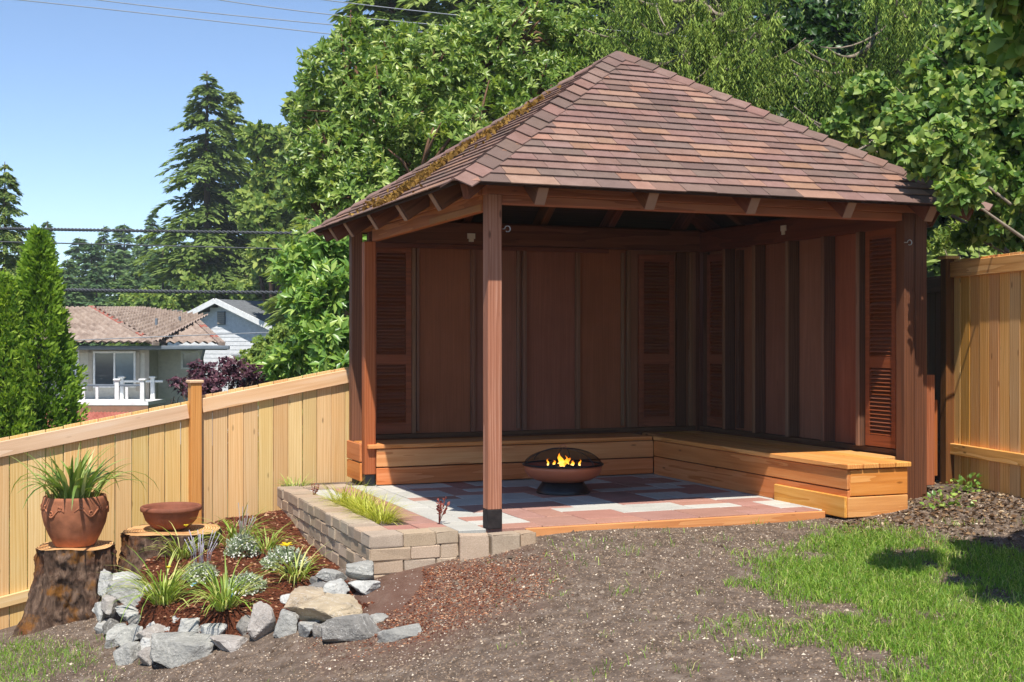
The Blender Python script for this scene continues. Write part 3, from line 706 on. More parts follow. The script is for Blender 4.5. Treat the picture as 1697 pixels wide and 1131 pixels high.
# ------------------------------------------------------------------ fences
def fence(name, label, A, B, ztopA, ztopB, mat, railmat, postmat, posts, bw=.14, face=1, segs=None, rail_low=.22, over=.035, gap=.006):
    A = Vector(A); B = Vector(B); d = (B-A); L = d.length; d.normalize(); nrm = Vector((d.y, -d.x))*face   # towards the yard
    zb0 = min(gz(A.x, A.y), gz(B.x, B.y))
    root = thing(name, label, 'fence', (A.x, A.y, gz(A.x, A.y)))
    o = Vector((A.x, A.y, gz(A.x, A.y)))
    W = lambda s, off, z: Vector((A.x+d.x*s+nrm.x*off, A.y+d.y*s+nrm.y*off, z))-o
    top = lambda s: ztopA+(ztopB-ztopA)*s/L
    gd = lambda s: gz(A.x+d.x*s, A.y+d.y*s)
    n3 = Vector((nrm.x, nrm.y, 0)); cuts = [-9]+sorted(p[0] for p in posts)+[L+9]
    def topz(s): 
        k = sum(1 for p in posts if s > p[0]); return top(s)+(segs[k] if segs else 0)
    n = int(L/bw)
    for k in range(n):
        s = L-(k+.5)*bw; jit = random.uniform(-.004, .004)
        hw = (bw-gap+random.uniform(-.003, .001))/2; m, Lb = frame(W(s, jit*.6, gd(s)-.03), W(s+jit*.2, jit*.6, topz(s)+over+jit), n3); sl_ = (ztopB-ztopA)/L*hw
        if (m.to_3x3() @ Vector((0, 1, 0))).dot(Vector((d.x, d.y, 0))) < 0: sl_ = -sl_
        bmx = bmesh.new(); bmesh.ops.create_cube(bmx, size=1)
        for v_ in bmx.verts: v_.co = Vector((v_.co.x*Lb+(sl_*2*v_.co.y if v_.co.x > 0 else 0), v_.co.y*hw*2, v_.co.z*.018))
        bmesh.ops.bevel(bmx, geom=bmx.edges[:], offset=.002, segments=1, affect='EDGES'); me_ = bpy.data.meshes.new('board'); bmx.to_mesh(me_); bmx.free(); put('board', me_, mat, root, m)
    ends = sorted([0]+[p[0] for p in posts if 0 < p[0] < L]+[L])
    for a, c in zip(ends[:-1], ends[1:]):
        if c-a < .15: continue
        a2 = a+.06 if a > 0 else a; c2 = c-.06 if c < L else c; m = (a+c)/2; sh = topz(m)-top(m)
        bar('rail', railmat, root, W(a2, .03, top(a2)+sh-.05), W(c2, .03, top(c2)+sh-.05), .036, .125)
        bar('rail', railmat, root, W(a2, .03, (top(a2)+sh)-rail_low), W(c2, .03, (top(c2)+sh)-rail_low), .036, .09)
    for (s, zt) in posts:
        p = bar('fence_post', postmat, root, W(s, .035, gd(s)-.3), W(s, .035, zt), .095, .095, up=n3)
        m = T(*W(s, .035, zt+.012)) @ Matrix.Rotation(math.atan2(d.y, d.x), 4, 'Z')
        put('post_cap', box_mesh(.125, .125, .026, .006, railmat), None, p, m)
    return root
# left fence, falling with the slope; A is its far left end
A = Vector((-4.12, 10.3)); B = Vector((-1.49, 11.9)); dd = (B-A).normalized(); A2 = A-dd*1.8; B2 = B+dd*.35
LL = (B2-A2).length; zr = (.985-.455)/(B-A).length
sp = 1.8+(B-A).length*.514
fence('wooden_fence', 'pale new cedar board fence stepping down the slope behind the tree stumps', A2, B2, .455-zr*1.8, .985+zr*.35, 'cedar_new', 'cedar_rail', 'post_orange', [(sp, .90), (sp-2.4, .42)], segs=[-.005, -.012, .012], rail_low=1.28)
# right fence, running away from the camera
A = Vector((4.35, 6.3)); B = Vector((3.588, 10.42))
fence('wooden_fence', 'orange cedar board fence beside the pavilion under overhanging leaves', A, B, 1.89, 1.89, 'cedar_orange', 'cedar_orange', 'post_brown', [((B-A).length, 1.93), (1.75, 1.95)], face=-1, rail_low=1.5, over=.03)
A = Vector((3.60, 10.56)); B = Vector((3.62, 14.5))
fence('wooden_fence', 'shaded brown board fence in the gap behind the pavilion post', A, B, 1.78, 1.78, 'post_brown', 'post_brown', 'post_brown', [(2.0, 1.85)], face=-1, rail_low=1.4)
# ------------------------------------------------------------------ stumps, pots
def stump(label, x, y, ztop, r, rb_, seed, flare_dir):
    z0 = min(float(bed_surface(np.array(x), np.array(y))), gz(x, y))-.12; H = ztop-z0
    root = thing('tree_stump', label, 'tree stump', (x, y, z0)); rr = random.Random(seed); n = 160; mb = MB(); rows = 64
    def rad(a, t):  # t 0 bottom..1 top
        fl = (1-t)**2.2; lobes = .10*math.sin(3*a+seed)+.07*math.sin(5*a+2.1*seed)
        base = r+(rb_-r)*fl*(1+.9*max(0, math.cos(a-flare_dir))**3)+r*lobes*(.35+fl*1.6)
        p = Vector((math.cos(a)*r*9, math.sin(a)*r*9, t*H*3.2+seed))
        rid = abs(mnoise.noise(p*1.0))*.08+abs(mnoise.noise(p*2.4))*.05+abs(mnoise.noise(p*5.5))*.025
        return base-(rid-.02)*(1 if t < .985 else .4)
    for k in range(rows+1):
        t = k/rows
        for j in range(n): a = 2*math.pi*j/n; q = rad(a, t); mb.v.append((q*math.cos(a), q*math.sin(a), t*H+(.008*math.sin(3*a) if k == rows else 0)))
    for k in range(rows):
        for j in range(n): a = k*n+j; b2 = k*n+(j+1) % n; mb.f.append((a, b2, b2+n, a+n))
    put('bark', mb.mesh('bark', True), 'bark', root)
    tm = MB(); tm.v.append((0, 0, H+.004))
    for j in range(n): a = 2*math.pi*j/n; q = rad(a, 1)-.008; tm.v.append((q*math.cos(a), q*math.sin(a), H+.002+.008*math.sin(3*a)))
    for j in range(n): tm.f.append((0, 1+j, 1+(j+1) % n))
    put('cut_face', tm.mesh('cut_face'), 'cut', root); return root
stump('tall mossy tree stump under the terracotta pot of strappy leaves', -3.28, 9.62, -.275, .285, .38, 3, math.pi*1.08)
stump('low wide tree stump in the mulch under the shallow terracotta bowl', -2.66, 10.0, -.212, .375, .5, 8, math.pi*1.2)
# tall pot
pot = thing('terracotta_pot', 'tall rounded terracotta pot with scrolled relief on the tall stump', 'pot', (-3.28, 9.60, -.269))
prof = [(.0, .0), (.135, .0), (.15, .012), (.19, .09), (.222, .17), (.238, .25), (.238, .31), (.229, .352), (.226, .372), (.216, .375), (.205, .36), (.2, .30), (.0, .295)]
mb = MB(); mb.lathe(prof, 72, lambda r, z, a: r+(.004*mnoise.noise(Vector((math.cos(a)*4, math.sin(a)*4, z*9))) if r > .1 else 0)); put('pot_body', mb.mesh('pot_body', True), 'terracotta', pot)
for a0 in np.arange(0, 6.28, 6.28/5):
    mb = MB()
    def on(a, z): 
        r = np.interp(z, [.09, .17, .25, .31, .352], [.19, .222, .238, .238, .229])+.001; return (r*math.cos(a), r*math.sin(a), z)
    mb.tube([on(a0+t*.95, .275+.03*math.sin(t*9)-.015*t) for t in np.linspace(0, 1, 22)], [.009*(1-.6*abs(2*t-1)) for t in np.linspace(0, 1, 22)], 6)
    for (c, z, s) in ((.18, .31, 1), (.5, .262, -1), (.8, .305, 1)):
        mb.tube([on(a0+c+.02*(1+3*t)*math.cos(t*7*s), z+.006*(1+3*t)*math.sin(t*7*s)) for t in np.linspace(0, 1, 14)], [.006]*13+[.002], 5)
    put('relief_scroll', mb.mesh('relief_scroll', True), 'terracotta', pot)
def strap(L, w, lean, az, droop, seg=7, twist=0):
    mb = MB(); rows = []
    p = Vector((0, 0, 0)); th = lean
    for k in range(seg+1):
        t = k/seg; ww = w*(.55+.9*t if t < .35 else .87*(1-((t-.35)/.65)**2.2)+.02)
        side = Vector((math.cos(twist*t), math.sin(twist*t), 0))
        side = Vector((0, 1, 0))*math.cos(twist*t)+Vector((1, 0, 0))*math.sin(twist*t)*.6
        nn = Vector((-math.cos(th), 0, math.sin(th)))
        rows.append((p+side*ww*.5+nn*ww*.16, p.copy(), p-side*ww*.5+nn*ww*.16))
        p = p+Vector((math.sin(th), 0, math.cos(th)))*L/seg; th += droop/seg
    for r in rows: mb.v += [tuple(RZ(az) @ q) for q in r]
    for k in range(seg):
        a = 3*k; mb.f += [(a, a+3, a+4, a+1), (a+1, a+4, a+5, a+2)]
    return mb
def smooth_mesh(mb, nm): return mb.mesh(nm, True)
pl = thing('potted_plant', 'strappy green iris leaves growing in the tall terracotta pot', 'plant', (-3.28, 9.60, .02))
rr = random.Random(21); leaf_meshes = []
for k in range(16): leaf_meshes.append(strap(rr.uniform(.34, .56), rr.uniform(.026, .04), rr.uniform(.05, .5), 0, rr.uniform(.6, 2.0), twist=rr.uniform(-1, 1)).mesh('leaf', True))
for k in range(3): leaf_meshes.append(strap(.46, .036, .04, 0, .1).mesh('leaf', True))
for k in range(3): leaf_meshes.append(strap(rr.uniform(.6, .8), .03, .5, 0, 2.4).mesh('leaf', True))
for m_ in leaf_meshes: m_.materials.append(M['iris'])
for k in range(95):
    i = rr.randrange(16) if k > 9 else (16+rr.randrange(3) if k < 4 else 19+rr.randrange(3)); a = rr.uniform(0, 6.28); q = rr.uniform(.0, .17)
    put('leaf', leaf_meshes[i], None, pl, T(q*math.cos(a), q*math.sin(a), 0.02) @ RZ(a+rr.uniform(-.8, .8)))
bw_ = thing('terracotta_bowl', 'empty shallow fluted terracotta bowl on the low stump', 'bowl', (-2.66, 9.98, -.205))
prof = [(0, 0), (.10, 0), (.115, .006), (.15, .03), (.19, .075), (.213, .13), (.218, .148)]
mb = MB(); mb.lathe(prof, 120, lambda r, z, a: r+(.0035*abs(math.sin(22*a)) if .02 < z < .12 else 0)); put('bowl_body', mb.mesh('bowl_body', True), 'terracotta_red', bw_)
mb = MB(); mb.lathe([(.216, .146), (.23, .148), (.234, .160), (.232, .178), (.222, .186), (.21, .182), (.203, .165), (.18, .09), (.12, .04), (0, .03)], 72, lambda r, z, a: r+.0018*mnoise.noise(Vector((math.cos(a)*5, math.sin(a)*5, z*20)))); put('rim', mb.mesh('rim', True), 'terracotta_red', bw_)
# ------------------------------------------------------------------ fire pit
fp = thing('fire_pit', 'round copper fire bowl on a black base with a burning fire', 'fire pit', (.4245, 10.66, 0))
mb = MB(); mb.lathe([(0, .0), (.222, .0), (.226, .008), (.215, .03), (.172, .095), (.165, .105), (0, .105)], 56); put('base', mb.mesh('base', True), 'black_metal', fp)
mb = MB(); mb.lathe([(0, .095), (.17, .096), (.235, .112), (.29, .142), (.318, .18), (.322, .21), (.322, .232), (.312, .232), (.308, .2), (.27, .16), (0, .15)], 64); put('fire_bowl', mb.mesh('fire_bowl', True), 'copper', fp)
mb = MB(); mb.lathe([(.31, .232), (.338, .233), (.338, .243), (.312, .246), (.31, .232)], 64); put('rim', mb.mesh('rim', True), 'black_metal', fp)
dome = [(.325*math.cos(t), .244+.125*math.sin(t)**1.15) for t in np.linspace(.03, math.pi/2, 12)]
def screen_mat():
    t = NT('spark_screen'); tr = t.new('BsdfTransparent'); mx = t.new('MixShader'); mx.inputs[0].default_value = .42
    t.done(C('17161a'), .5, .4, .3); t.link(tr.outputs[0], mx.inputs[1]); t.link(t.bsdf.outputs[0], mx.inputs[2]); t.link(mx.outputs[0], t.out.inputs['Surface']); return t.m
M['screen'] = screen_mat()
mb = MB(); mb.lathe([(max(r, .001), z) for r, z in dome], 56); put('spark_screen', mb.mesh('spark_screen', True), 'screen', fp)
for a in np.arange(.3, 6.28, 6.28/6):
    mb = MB(); mb.tube([(r*math.cos(a), r*math.sin(a), z+.002) for r, z in dome], .004, 5); put('screen_rib', mb.mesh('screen_rib', True), 'black_metal', fp)
mb = MB(); mb.tube([(.028*math.cos(t), 0, .368+.032*math.sin(t)) for t in np.linspace(0, math.pi, 12)], .0035, 6); put('handle', mb.mesh('handle', True), 'copper', fp)
def flame_mat():
    t = NT('flame'); tc = t.new('TexCoord'); s = t.new('SeparateXYZ'); t.link(tc.outputs['Generated'], s.inputs[0])
    c = t.ramp(s.outputs['Z'], [(0, C('ffdf90')), (.4, C('ffb030')), (1, C('ff7410'))]); e = t.new('Emission'); t.link(c, e.inputs['Color']); e.inputs['Strength'].default_value = 2.6
    tr = t.new('BsdfTransparent'); mx = t.new('MixShader'); t.link(t.ramp(s.outputs['Z'], [(0, (.95, .95, .95)), (.6, (.7, .7, .7)), (1, (.2, .2, .2))]), mx.inputs[0]); t.link(tr.outputs[0], mx.inputs[1]); t.link(e.outputs[0], mx.inputs[2]); t.link(mx.outputs[0], t.out.inputs['Surface']); return t.m
M['flame'] = flame_mat()
for (x, y, h, w, ln) in ((x*1.25, y, h*1.12, w*1.25, ln*1.2) for (x, y, h, w, ln) in ((-.005, -.02, .105, .021, -.03), (.015, .0, .06, .024, .03), (-.055, 0, .04, .012, -.004), (.06, -.02, .04, .012, .01), (-.10, .02, .05, .007, .0), (.11, .0, .045, .008, .006), (.03, .02, .075, .009, -.012), (-.025, .03, .05, .012, .01), (.0, -.05, .028, .03, .0))):
    mb = MB(); n = 12; mb.tube([(x+ln*(t**1.2)+.010*math.sin(t*8+x*60)*t, y, .225+h*t) for t in np.linspace(0, 1, n)], [max(w*(math.sin(math.pi*min(1, .28+t*.72))**.8)*(1-.45*t), .0012) for t in np.linspace(0, 1, n)], 8); put('flame', mb.mesh('flame', True), 'flame', fp)
for k in range(5):
    a = k*1.25; mb = MB(); mb.tube([(-.14*math.cos(a), -.14*math.sin(a), .19+.006*k), (0.02, .01*k, .2+.006*k), (.14*math.cos(a), .14*math.sin(a), .195+.006*k)], [.024, .027, .022], 9); put('log', mb.mesh('log', True), 'charred', fp)
# ------------------------------------------------------------------ rocks of the border, read off as boxes (zoomed pixels of the border) with a distance
def zx(x): return 150+x/2.977
def zy(y): return 850+y/2.977
ROCKS = [  # x0,y0,x1,y1, distance, material
 (35,260,115,390,9.05,'rock_pale'),(100,275,235,350,9.12,'rock_pale'),(95,320,290,440,8.92,'rock_grey'),(25,405,85,510,8.80,'rock_pale'),(55,415,135,505,8.75,'rock_pink'),(130,430,240,525,8.66,'rock_pale'),
 (165,480,290,548,8.52,'rock_pale'),(50,500,140,600,8.62,'rock_dark'),(145,530,255,635,8.32,'rock_grey'),(88,560,165,675,8.38,'rock_pale'),(112,600,245,757,8.02,'rock_grey'),(238,535,375,660,8.12,'rock_pink'),
 (360,548,442,592,8.12,'rock_pale'),(422,490,545,570,8.14,'rock_pale'),(452,505,552,622,8.0,'rock_pale'),(242,658,332,757,7.86,'rock_pink'),(318,620,592,748,7.74,'rock_grey'),(540,515,612,622,8.0,'rock_grey'),
 (588,480,668,537,8.12,'rock_grey'),(605,575,792,692,7.72,'rock_pink'),(538,550,662,622,7.9,'rock_pale'),(698,505,827,617,7.86,'rock_dark'),(635,510,742,592,8.0,'rock_pale'),(798,455,905,617,7.74,'rock_pink'),
 (922,455,1047,600,7.66,'rock_grey'),(983,375,1158,492,7.72,'rock_tan'),(938,398,1002,452,7.92,'rock_pale'),(1063,410,1382,537,7.58,'rock_tan'),(1033,505,1122,617,7.52,'rock_grey'),(1108,530,1192,627,7.46,'rock_dark'),
 (1178,508,1440,637,7.36,'rock_dark'),(1355,475,1477,562,7.5,'rock_grey'),(1438,545,1647,657,7.2,'rock_grey'),(1008,345,1102,402,8.0,'rock_dark'),(1083,345,1172,412,7.9,'rock_dark'),(1152,320,1272,412,7.86,'rock_pale'),
 (1130,275,1262,332,8.06,'rock_grey'),(1088,315,1162,362,8.1,'rock_dark'),(1267,310,1412,392,7.86,'rock_pale'),(1278,235,1397,317,7.98,'rock_grey'),(308,638,352,672,7.95,'rock_pale')]
RL = {16: 'large flat-faced grey boulder at the foot of the rock border', 27: 'long cream-topped slab lying across the top of the rock border', 30: 'large dark grey boulder under the cream-topped slab', 32: 'single grey rock lying past the open end of the rock border',
 25: 'rounded tan rock resting beside the cream-topped slab', 19: 'large brownish grey boulder next to the flat-faced grey boulder', 23: 'tall brownish slab leaning in the middle of the rock border', 0: 'upright pale rock at the stump end of the border', 39: 'grey rock against the corner of the block wall', 2: 'broad grey rock at the stump end of the border', 10: 'tall grey rock at the outer bend of the border'}
cn = {'rock_pale': 'pale', 'rock_grey': 'mid grey', 'rock_pink': 'brownish grey', 'rock_tan': 'tan', 'rock_dark': 'dark grey'}
for k, (x, y) in enumerate(((70, 560), (200, 660), (300, 640), (380, 600), (420, 560), (230, 520), (500, 560), (600, 640), (690, 560), (760, 600), (850, 560), (900, 580), (980, 520), (1020, 600), (1150, 600), (1230, 420), (1150, 400), (60, 470), (120, 400), (330, 560), (1240, 610), (1060, 400))):
    q = random.Random(700+k); w_ = q.uniform(70, 110); h_ = q.uniform(50, 85); Yk = np.interp(x, [0, 100, 300, 600, 900, 1200], [8.75, 8.5, 8.1, 7.95, 7.75, 7.6])+(600-y)*.0022+.08
    ROCKS.append((x-w_/2, y-h_/2, x+w_/2, y+h_/2, Yk, q.choice(('rock_grey', 'rock_pale', 'rock_dark', 'rock_pale'))))
for i, (x0, y0, x1, y1, Y, m) in enumerate(ROCKS):
    Y += .12; rr = random.Random(100+i); c = at(zx((x0+x1)/2), zy((y0+y1)/2), Y); w = (x1-x0)/2.977/F*Y*1.3; h = (y1-y0)/2.977/F*Y*1.3
    bm = bmesh.new(); bmesh.ops.create_icosphere(bm, subdivisions=4, radius=1)
    dep = (w*.6+h*.45)
    planes = [(Vector((rr.gauss(0, 1), rr.gauss(0, 1), rr.gauss(0, 1))).normalized(), rr.uniform(.42, .9)) for _ in range(10)]
    planes += [(Vector((rr.uniform(-.3, .3), -.2, 1)).normalized(), .62), (Vector((rr.uniform(-.4, .4), -1, .25)).normalized(), .6), (Vector((1, rr.uniform(-.5, .5), rr.uniform(-.3, .5))).normalized(), .8), (Vector((-1, rr.uniform(-.5, .5), rr.uniform(-.3, .5))).normalized(), .8)]
    for v in bm.verts:
        s = 1.35
        d = v.co.normalized()
        for (n_, k_) in planes:
            q = d.dot(n_)
            if q > .05: s = min(s, k_/q)
        v.co = d*s
        v.co *= 1+.06*mnoise.noise(v.co*2.3+Vector((i, 0, 0)))+.035*mnoise.noise(v.co*5.5+Vector((0, i, 0)))+.018*mnoise.noise(v.co*12+Vector((0, 0, i)))
    ex = max(abs(v.co.x) for v in bm.verts); ey = max(abs(v.co.y) for v in bm.verts); ez = max(abs(v.co.z) for v in bm.verts)
    for v in bm.verts: v.co = Vector((v.co.x/ex*w/2, v.co.y/ey*dep/2, v.co.z/ez*h/2+h/2))
    me = bpy.data.meshes.new('rock'); bm.to_mesh(me); bm.free(); me.materials.append(M[m])
    o = bpy.data.objects.new('rock', me); col.objects.link(o); o.location = (c.x, c.y, c.z-h/2-.012); o.rotation_euler = (0, 0, 0)
    size = 'small' if w*h < .030 else 'medium sized'
    if i in RL: tag(o, RL[i], 'rock', 'rocks edging the mulch bed')
    else: tag(o, f'{size} {cn[m]} angular rock set among others in the bed border', 'rock', 'rocks edging the mulch bed')
# ------------------------------------------------------------------ neighbouring houses
def lap_wall(parent, x0, x1, z0, z1, y, mat, step=.2, th=.03):
    for k in range(int(math.ceil((z1-z0)/step))):
        za = z0+k*step; zb = min(za+step, z1)
        m = T((x0+x1)/2, y, (za+zb)/2) @ Matrix.Rotation(R(-4), 4, 'X')
        put('siding_board', box_mesh(x1-x0, th, zb-za+.012, 0, mat), None, parent, m)
M['siding_cream'] = plain('siding_cream', C('c6c0b2'), .7); M['siding_blue'] = plain('siding_blue', C('dadcde'), .7)
M['trim_tan'] = plain('trim_tan', C('b0a698'), .7); M['trim_white'] = plain('trim_white', C('e2e2e0'), .6); M['gutter'] = plain('gutter', C('6a737c'), .5)
M['roof_grey'] = plain('roof_grey', C('6e7174'), .9, 0, .2, .8, 30, .3, 8)
M['chimney_brick'] = plain('chimney_brick', C('8a6a54'), .9)
def tile_mat(name, a, b, c3):
    t = NT(name); v = t.coord(rnd=False); n = t.noise(v, 3, 5, .7)
    return t.done(t.ramp(n, [(.3, a), (.5, b), (.7, c3)]), .85, .25)
M['tile'] = tile_mat('tile', C('74645a'), C('968478'), C('ac9c90')); M['tile_red'] = tile_mat('tile_red', C('8a4a3e'), C('a25e50'), C('b47464'))
M['glass'] = plain('glass', C('5a6e78'), .06, 0, .8, 0, 40, .1); M['glass_dark'] = plain('glass_dark', C('2c3840'), .06, 0, .8, 0, 40, .1)
def tile_plane(name, parent, quad, mat, rows, cols, amp=.08):
    """interlocking curved tiles between the eave corners q0,q1 and the ridge corners q3,q2"""
    q = [Vector(p) for p in quad]; n = (q[1]-q[0]).cross(q[3]-q[0]).normalized()
    if n.z < 0: n = -n
    V = []; Fq = []; cs = cols*4
    for r in range(rows):
        for e in (0, 1):
            t = (r+e)/rows
            for c in range(cs+1):
                s = c/cs; p = q[0].lerp(q[1], s).lerp(q[3].lerp(q[2], s), t)
                w = amp*(.5+.5*math.cos(2*math.pi*s*cols)); V.append(tuple(p+n*(w+(.11 if e == 0 else 0.0)+.02)))
    for r in range(rows):
        b0 = 2*r*(cs+1)
        for c in range(cs): Fq.append((b0+c, b0+c+1, b0+cs+2+c, b0+cs+1+c))
        if r:
            for c in range(cs): Fq.append((b0+c, b0-(cs+1)+c, b0-(cs+1)+c+1, b0+c+1))
    return put(name, fast_mesh(name, np.array(V), np.array(Fq), smooth=False), mat, parent, None, 'stuff')
def window(parent, x0, x1, z0, z1, y, panes, frame_m='trim_white', mull=None):
    f = MB(); w = .07
    f.box(((x0+x1)/2, y, z0), (x1-x0+w, .08, w)); f.box(((x0+x1)/2, y, z1), (x1-x0+w, .08, w))
    for x in (x0, x1): f.box((x, y, (z0+z1)/2), (w, .078, z1-z0-w))
    o = put('window', f.mesh('window'), frame_m, parent)
    n = len(panes)
    for k, g_ in enumerate(panes):
        a = x0+(x1-x0)*k/n; b2 = x0+(x1-x0)*(k+1)/n
        put('pane', box_mesh(b2-a-.06, .02, z1-z0-.06, 0, g_), None, o, T((a+b2)/2, y+.01, (z0+z1)/2))
        if k: put('mullion', box_mesh(.06, .07, z1-z0-.07, 0, frame_m), None, o, T(a, y-.002, (z0+z1)/2))
    if mull:
        for k in range(1, mull[0]): put('muntin', box_mesh(.03, .05, z1-z0-.08, 0, frame_m), None, o, T(x0+(x1-x0)*k/mull[0], y, (z0+z1)/2))
        for k in range(1, mull[1]): put('muntin', box_mesh(x1-x0-.08, .045, .03, 0, frame_m), None, o, T((x0+x1)/2, y, z0+(z1-z0)*k/mull[1]))
    return o
HY = 46.0; kx = HY/F
def hx(px): return (px-CX)*kx
def hz(py): return CH-(py-CY)*kx
hA = thing('house', 'cream house with brown tile roof and white balcony beyond the fence', 'house', (0, HY, 0))
xa, xb = hx(40), hx(322); zt, zb = hz(577), hz(700)
x_in = hx(247)
lap_wall(hA, xa, x_in, zb, zt, 0, 'siding_cream'); lap_wall(hA, x_in, xb, zb, zt, 1.2, 'siding_cream')
bar('side_wall', 'siding_cream', hA, (xb-.1, 1.25, (zt+zb)/2), (xb-2.9, 10.2, (zt+zb)/2), .1, zt-zb, bev=0); put('side_wall', box_mesh(.08, 1.2, zt-zb, 0, 'siding_cream'), None, hA, T(x_in-.05, .62, (zt+zb)/2))
put('corner_trim', box_mesh(.16, .06, zt-zb, 0, 'trim_tan'), None, hA, T(x_in-.06, -.02, (zt+zb)/2)); put('corner_trim', box_mesh(.18, .06, zt-zb, 0, 'trim_white'), None, hA, T(xb-.05, 1.17, (zt+zb)/2))
put('frieze', box_mesh(x_in-xa, .06, .16, 0, 'trim_tan'), None, hA, T((xa+x_in)/2, -.025, zt-.1))
for (a_, b2, z0_, z1_) in ((hx(150), hx(229), hz(648), hz(580)),): 
    for q in ((a_, .0), (b2, .0)): put('window_trim', box_mesh(.14, .05, z1_-z0_, 0, 'trim_tan'), None, hA, T(q[0], -.03, (z0_+z1_)/2))
window(hA, hx(157), hx(224), hz(641), hz(584), -.04, ['glass_dark', 'glass'])
window(hA, hx(288), hx(318), hz(612), hz(584), 1.16, ['glass'])
d_ = put('door', box_mesh(hx(132)-hx(98), .07, hz(578)-hz(664), 0, 'trim_white'), None, hA, T((hx(98)+hx(132))/2, -.03, (hz(578)+hz(664))/2)); d_['label'] = 'white balcony door with small glass panes'
put('pane', box_mesh(hx(125)-hx(102), .02, hz(586)-hz(656), 0, 'glass'), None, d_, T((hx(102)+hx(125))/2, -.066, (hz(586)+hz(656))/2))
for k in (1, 2, 3, 4): put('muntin', box_mesh(hx(125)-hx(102), .02, .04, 0, 'trim_white'), None, d_, T((hx(102)+hx(125))/2, -.085, hz(656)+(hz(586)-hz(656))*k/5))
put('muntin', box_mesh(.04, .018, hz(586)-hz(656), 0, 'trim_white'), None, d_, T((hx(102)+hx(125))/2+.02, -.083, (hz(586)+hz(656))/2))
# roof: main body behind, wing in front
ez = zt+.05; rz1 = 2.16; xr = hx(376)
rf = put('roof', box_mesh(xr-xa+.2, .5, .12, 0, 'gutter'), None, hA, T((xa+xr)/2, -.62, ez-.06)); rf['label'] = 'brown tiled hip roof with red ridge tiles'
tile_plane('roof_tiles', hA, [(xa-6, -.8, ez), (xr, -.8, ez), (hx(255), 5.2, rz1+.05), (xa-6, 5.2, rz1+.05)], 'tile', 16, 44)
tile_plane('roof_tiles', hA, [(xr, -.8, ez), (-12.9, 10.5, ez), (hx(255), 5.2, rz1+.05), (hx(255), 5.2, rz1+.05)], 'tile', 16, 20)
tile_plane('roof_tiles', hA, [(xa-6, -1.5, ez+.03), (hx(278), -1.5, ez+.03), (hx(100), 3.4, hz(513)+.09), (xa-6, 3.4, hz(513)+.09)], 'tile', 15, 36)
tile_plane('roof_tiles', hA, [(hx(278), -1.5, ez+.03), (hx(290), 5, ez+1.1), (hx(160), 5.4, hz(513)+.09), (hx(100), 3.4, hz(513)+.09)], 'tile', 13, 18)
for (p0, p1) in (((hx(278), -1.5, ez+.1), (hx(100), 3.4, hz(513)+.16)), ((xr, -.8, ez+.1), (hx(255), 5.2, rz1+.14)), ((hx(255), 5.2, rz1+.14), (hx(120), 5.2, rz1+.14))):
    p0, p1 = Vector(p0), Vector(p1); nn_ = 12
    for k in range(nn_):
        a_ = p0.lerp(p1, k/nn_); b2 = p0.lerp(p1, (k+1.1)/nn_)
        o = bar('ridge_tile', 'tile_red' if (k > 5 and p0.y < -1) or k in (2, 6) else 'tile', hA, a_, b2, .24, .12)
put('gutter', box_mesh(xr-xa+.3, .14, .13, .02, 'gutter'), None, hA, T((xa+xr)/2+.15, -.93, ez-.03))
mb = MB(); mb.tube([(xr-.6, -.9, ez-.1), (xr-1.0, .4, ez-.45), (xb+.05, 1.05, ez-.6), (xb+.05, 1.05, zb)], .05, 8); put('downpipe', mb.mesh('downpipe', True), 'gutter', hA)
for (px, py, Yo, h_) in ((240, 553, 1.5, .55), (262, 545, 3, .4)): put('vent_pipe', box_mesh(.09, .09, h_, .02, 'gutter'), None, hA, T(hx(px), Yo, hz(py)+.3))
# balcony
zf = hz(664)
put('balcony_floor', box_mesh(hx(275)-xa, 2.2, .12, 0, 'trim_white'), None, hA, T((xa+hx(275))/2, -1.15, zf)); put('balcony_fascia', box_mesh(hx(275)-xa, .12, .34, 0, 'chimney_brick'), None, hA, T((xa+hx(275))/2, -2.2, zf-.26))
def rail_post(x, y, h): 
    o = put('balcony_post', box_mesh(.15, .15, h, .01, 'trim_white'), None, hA, T(x, y, zf+h/2)); put('post_cap', box_mesh(.24, .24, .07, .02, 'trim_white'), None, o, T(x, y, zf+h+.03))
for px in (139, 225, 300-35): rail_post(hx(px), -2.15, .78)
for px in (207, 258): rail_post(hx(px), -.35, .82)
for z_ in (.62, .08): put('balcony_rail', box_mesh(hx(268)-xa, .09, .07, .01, 'trim_white' if z_ < .3 else 'gutter'), None, hA, T((xa+hx(268))/2, -2.15, zf+z_))
put('balcony_rail', box_mesh(hx(275)-hx(205), .09, .08, .01, 'trim_white'), None, hA, T((hx(205)+hx(275))/2, -.35, zf+.70))
for px in (155, 172, 193, 240): put('baluster', box_mesh(.09, .05, .56, 0, 'trim_white'), None, hA, T(hx(px), -2.15, zf+.34))
tile_plane('porch_tiles', hA, [(hx(60), -4.6, hz(712)), (hx(262), -4.6, hz(712)), (hx(262), -2.3, hz(680)), (hx(60), -2.3, hz(680))], 'tile_red', 5, 34, .06)
mb = MB(); mb.box(((14-CX)/F*52, 6, hz(476)-.9), (.9, .7, 2.4)); put('chimney', mb.mesh('chimney'), 'chimney_brick', hA)
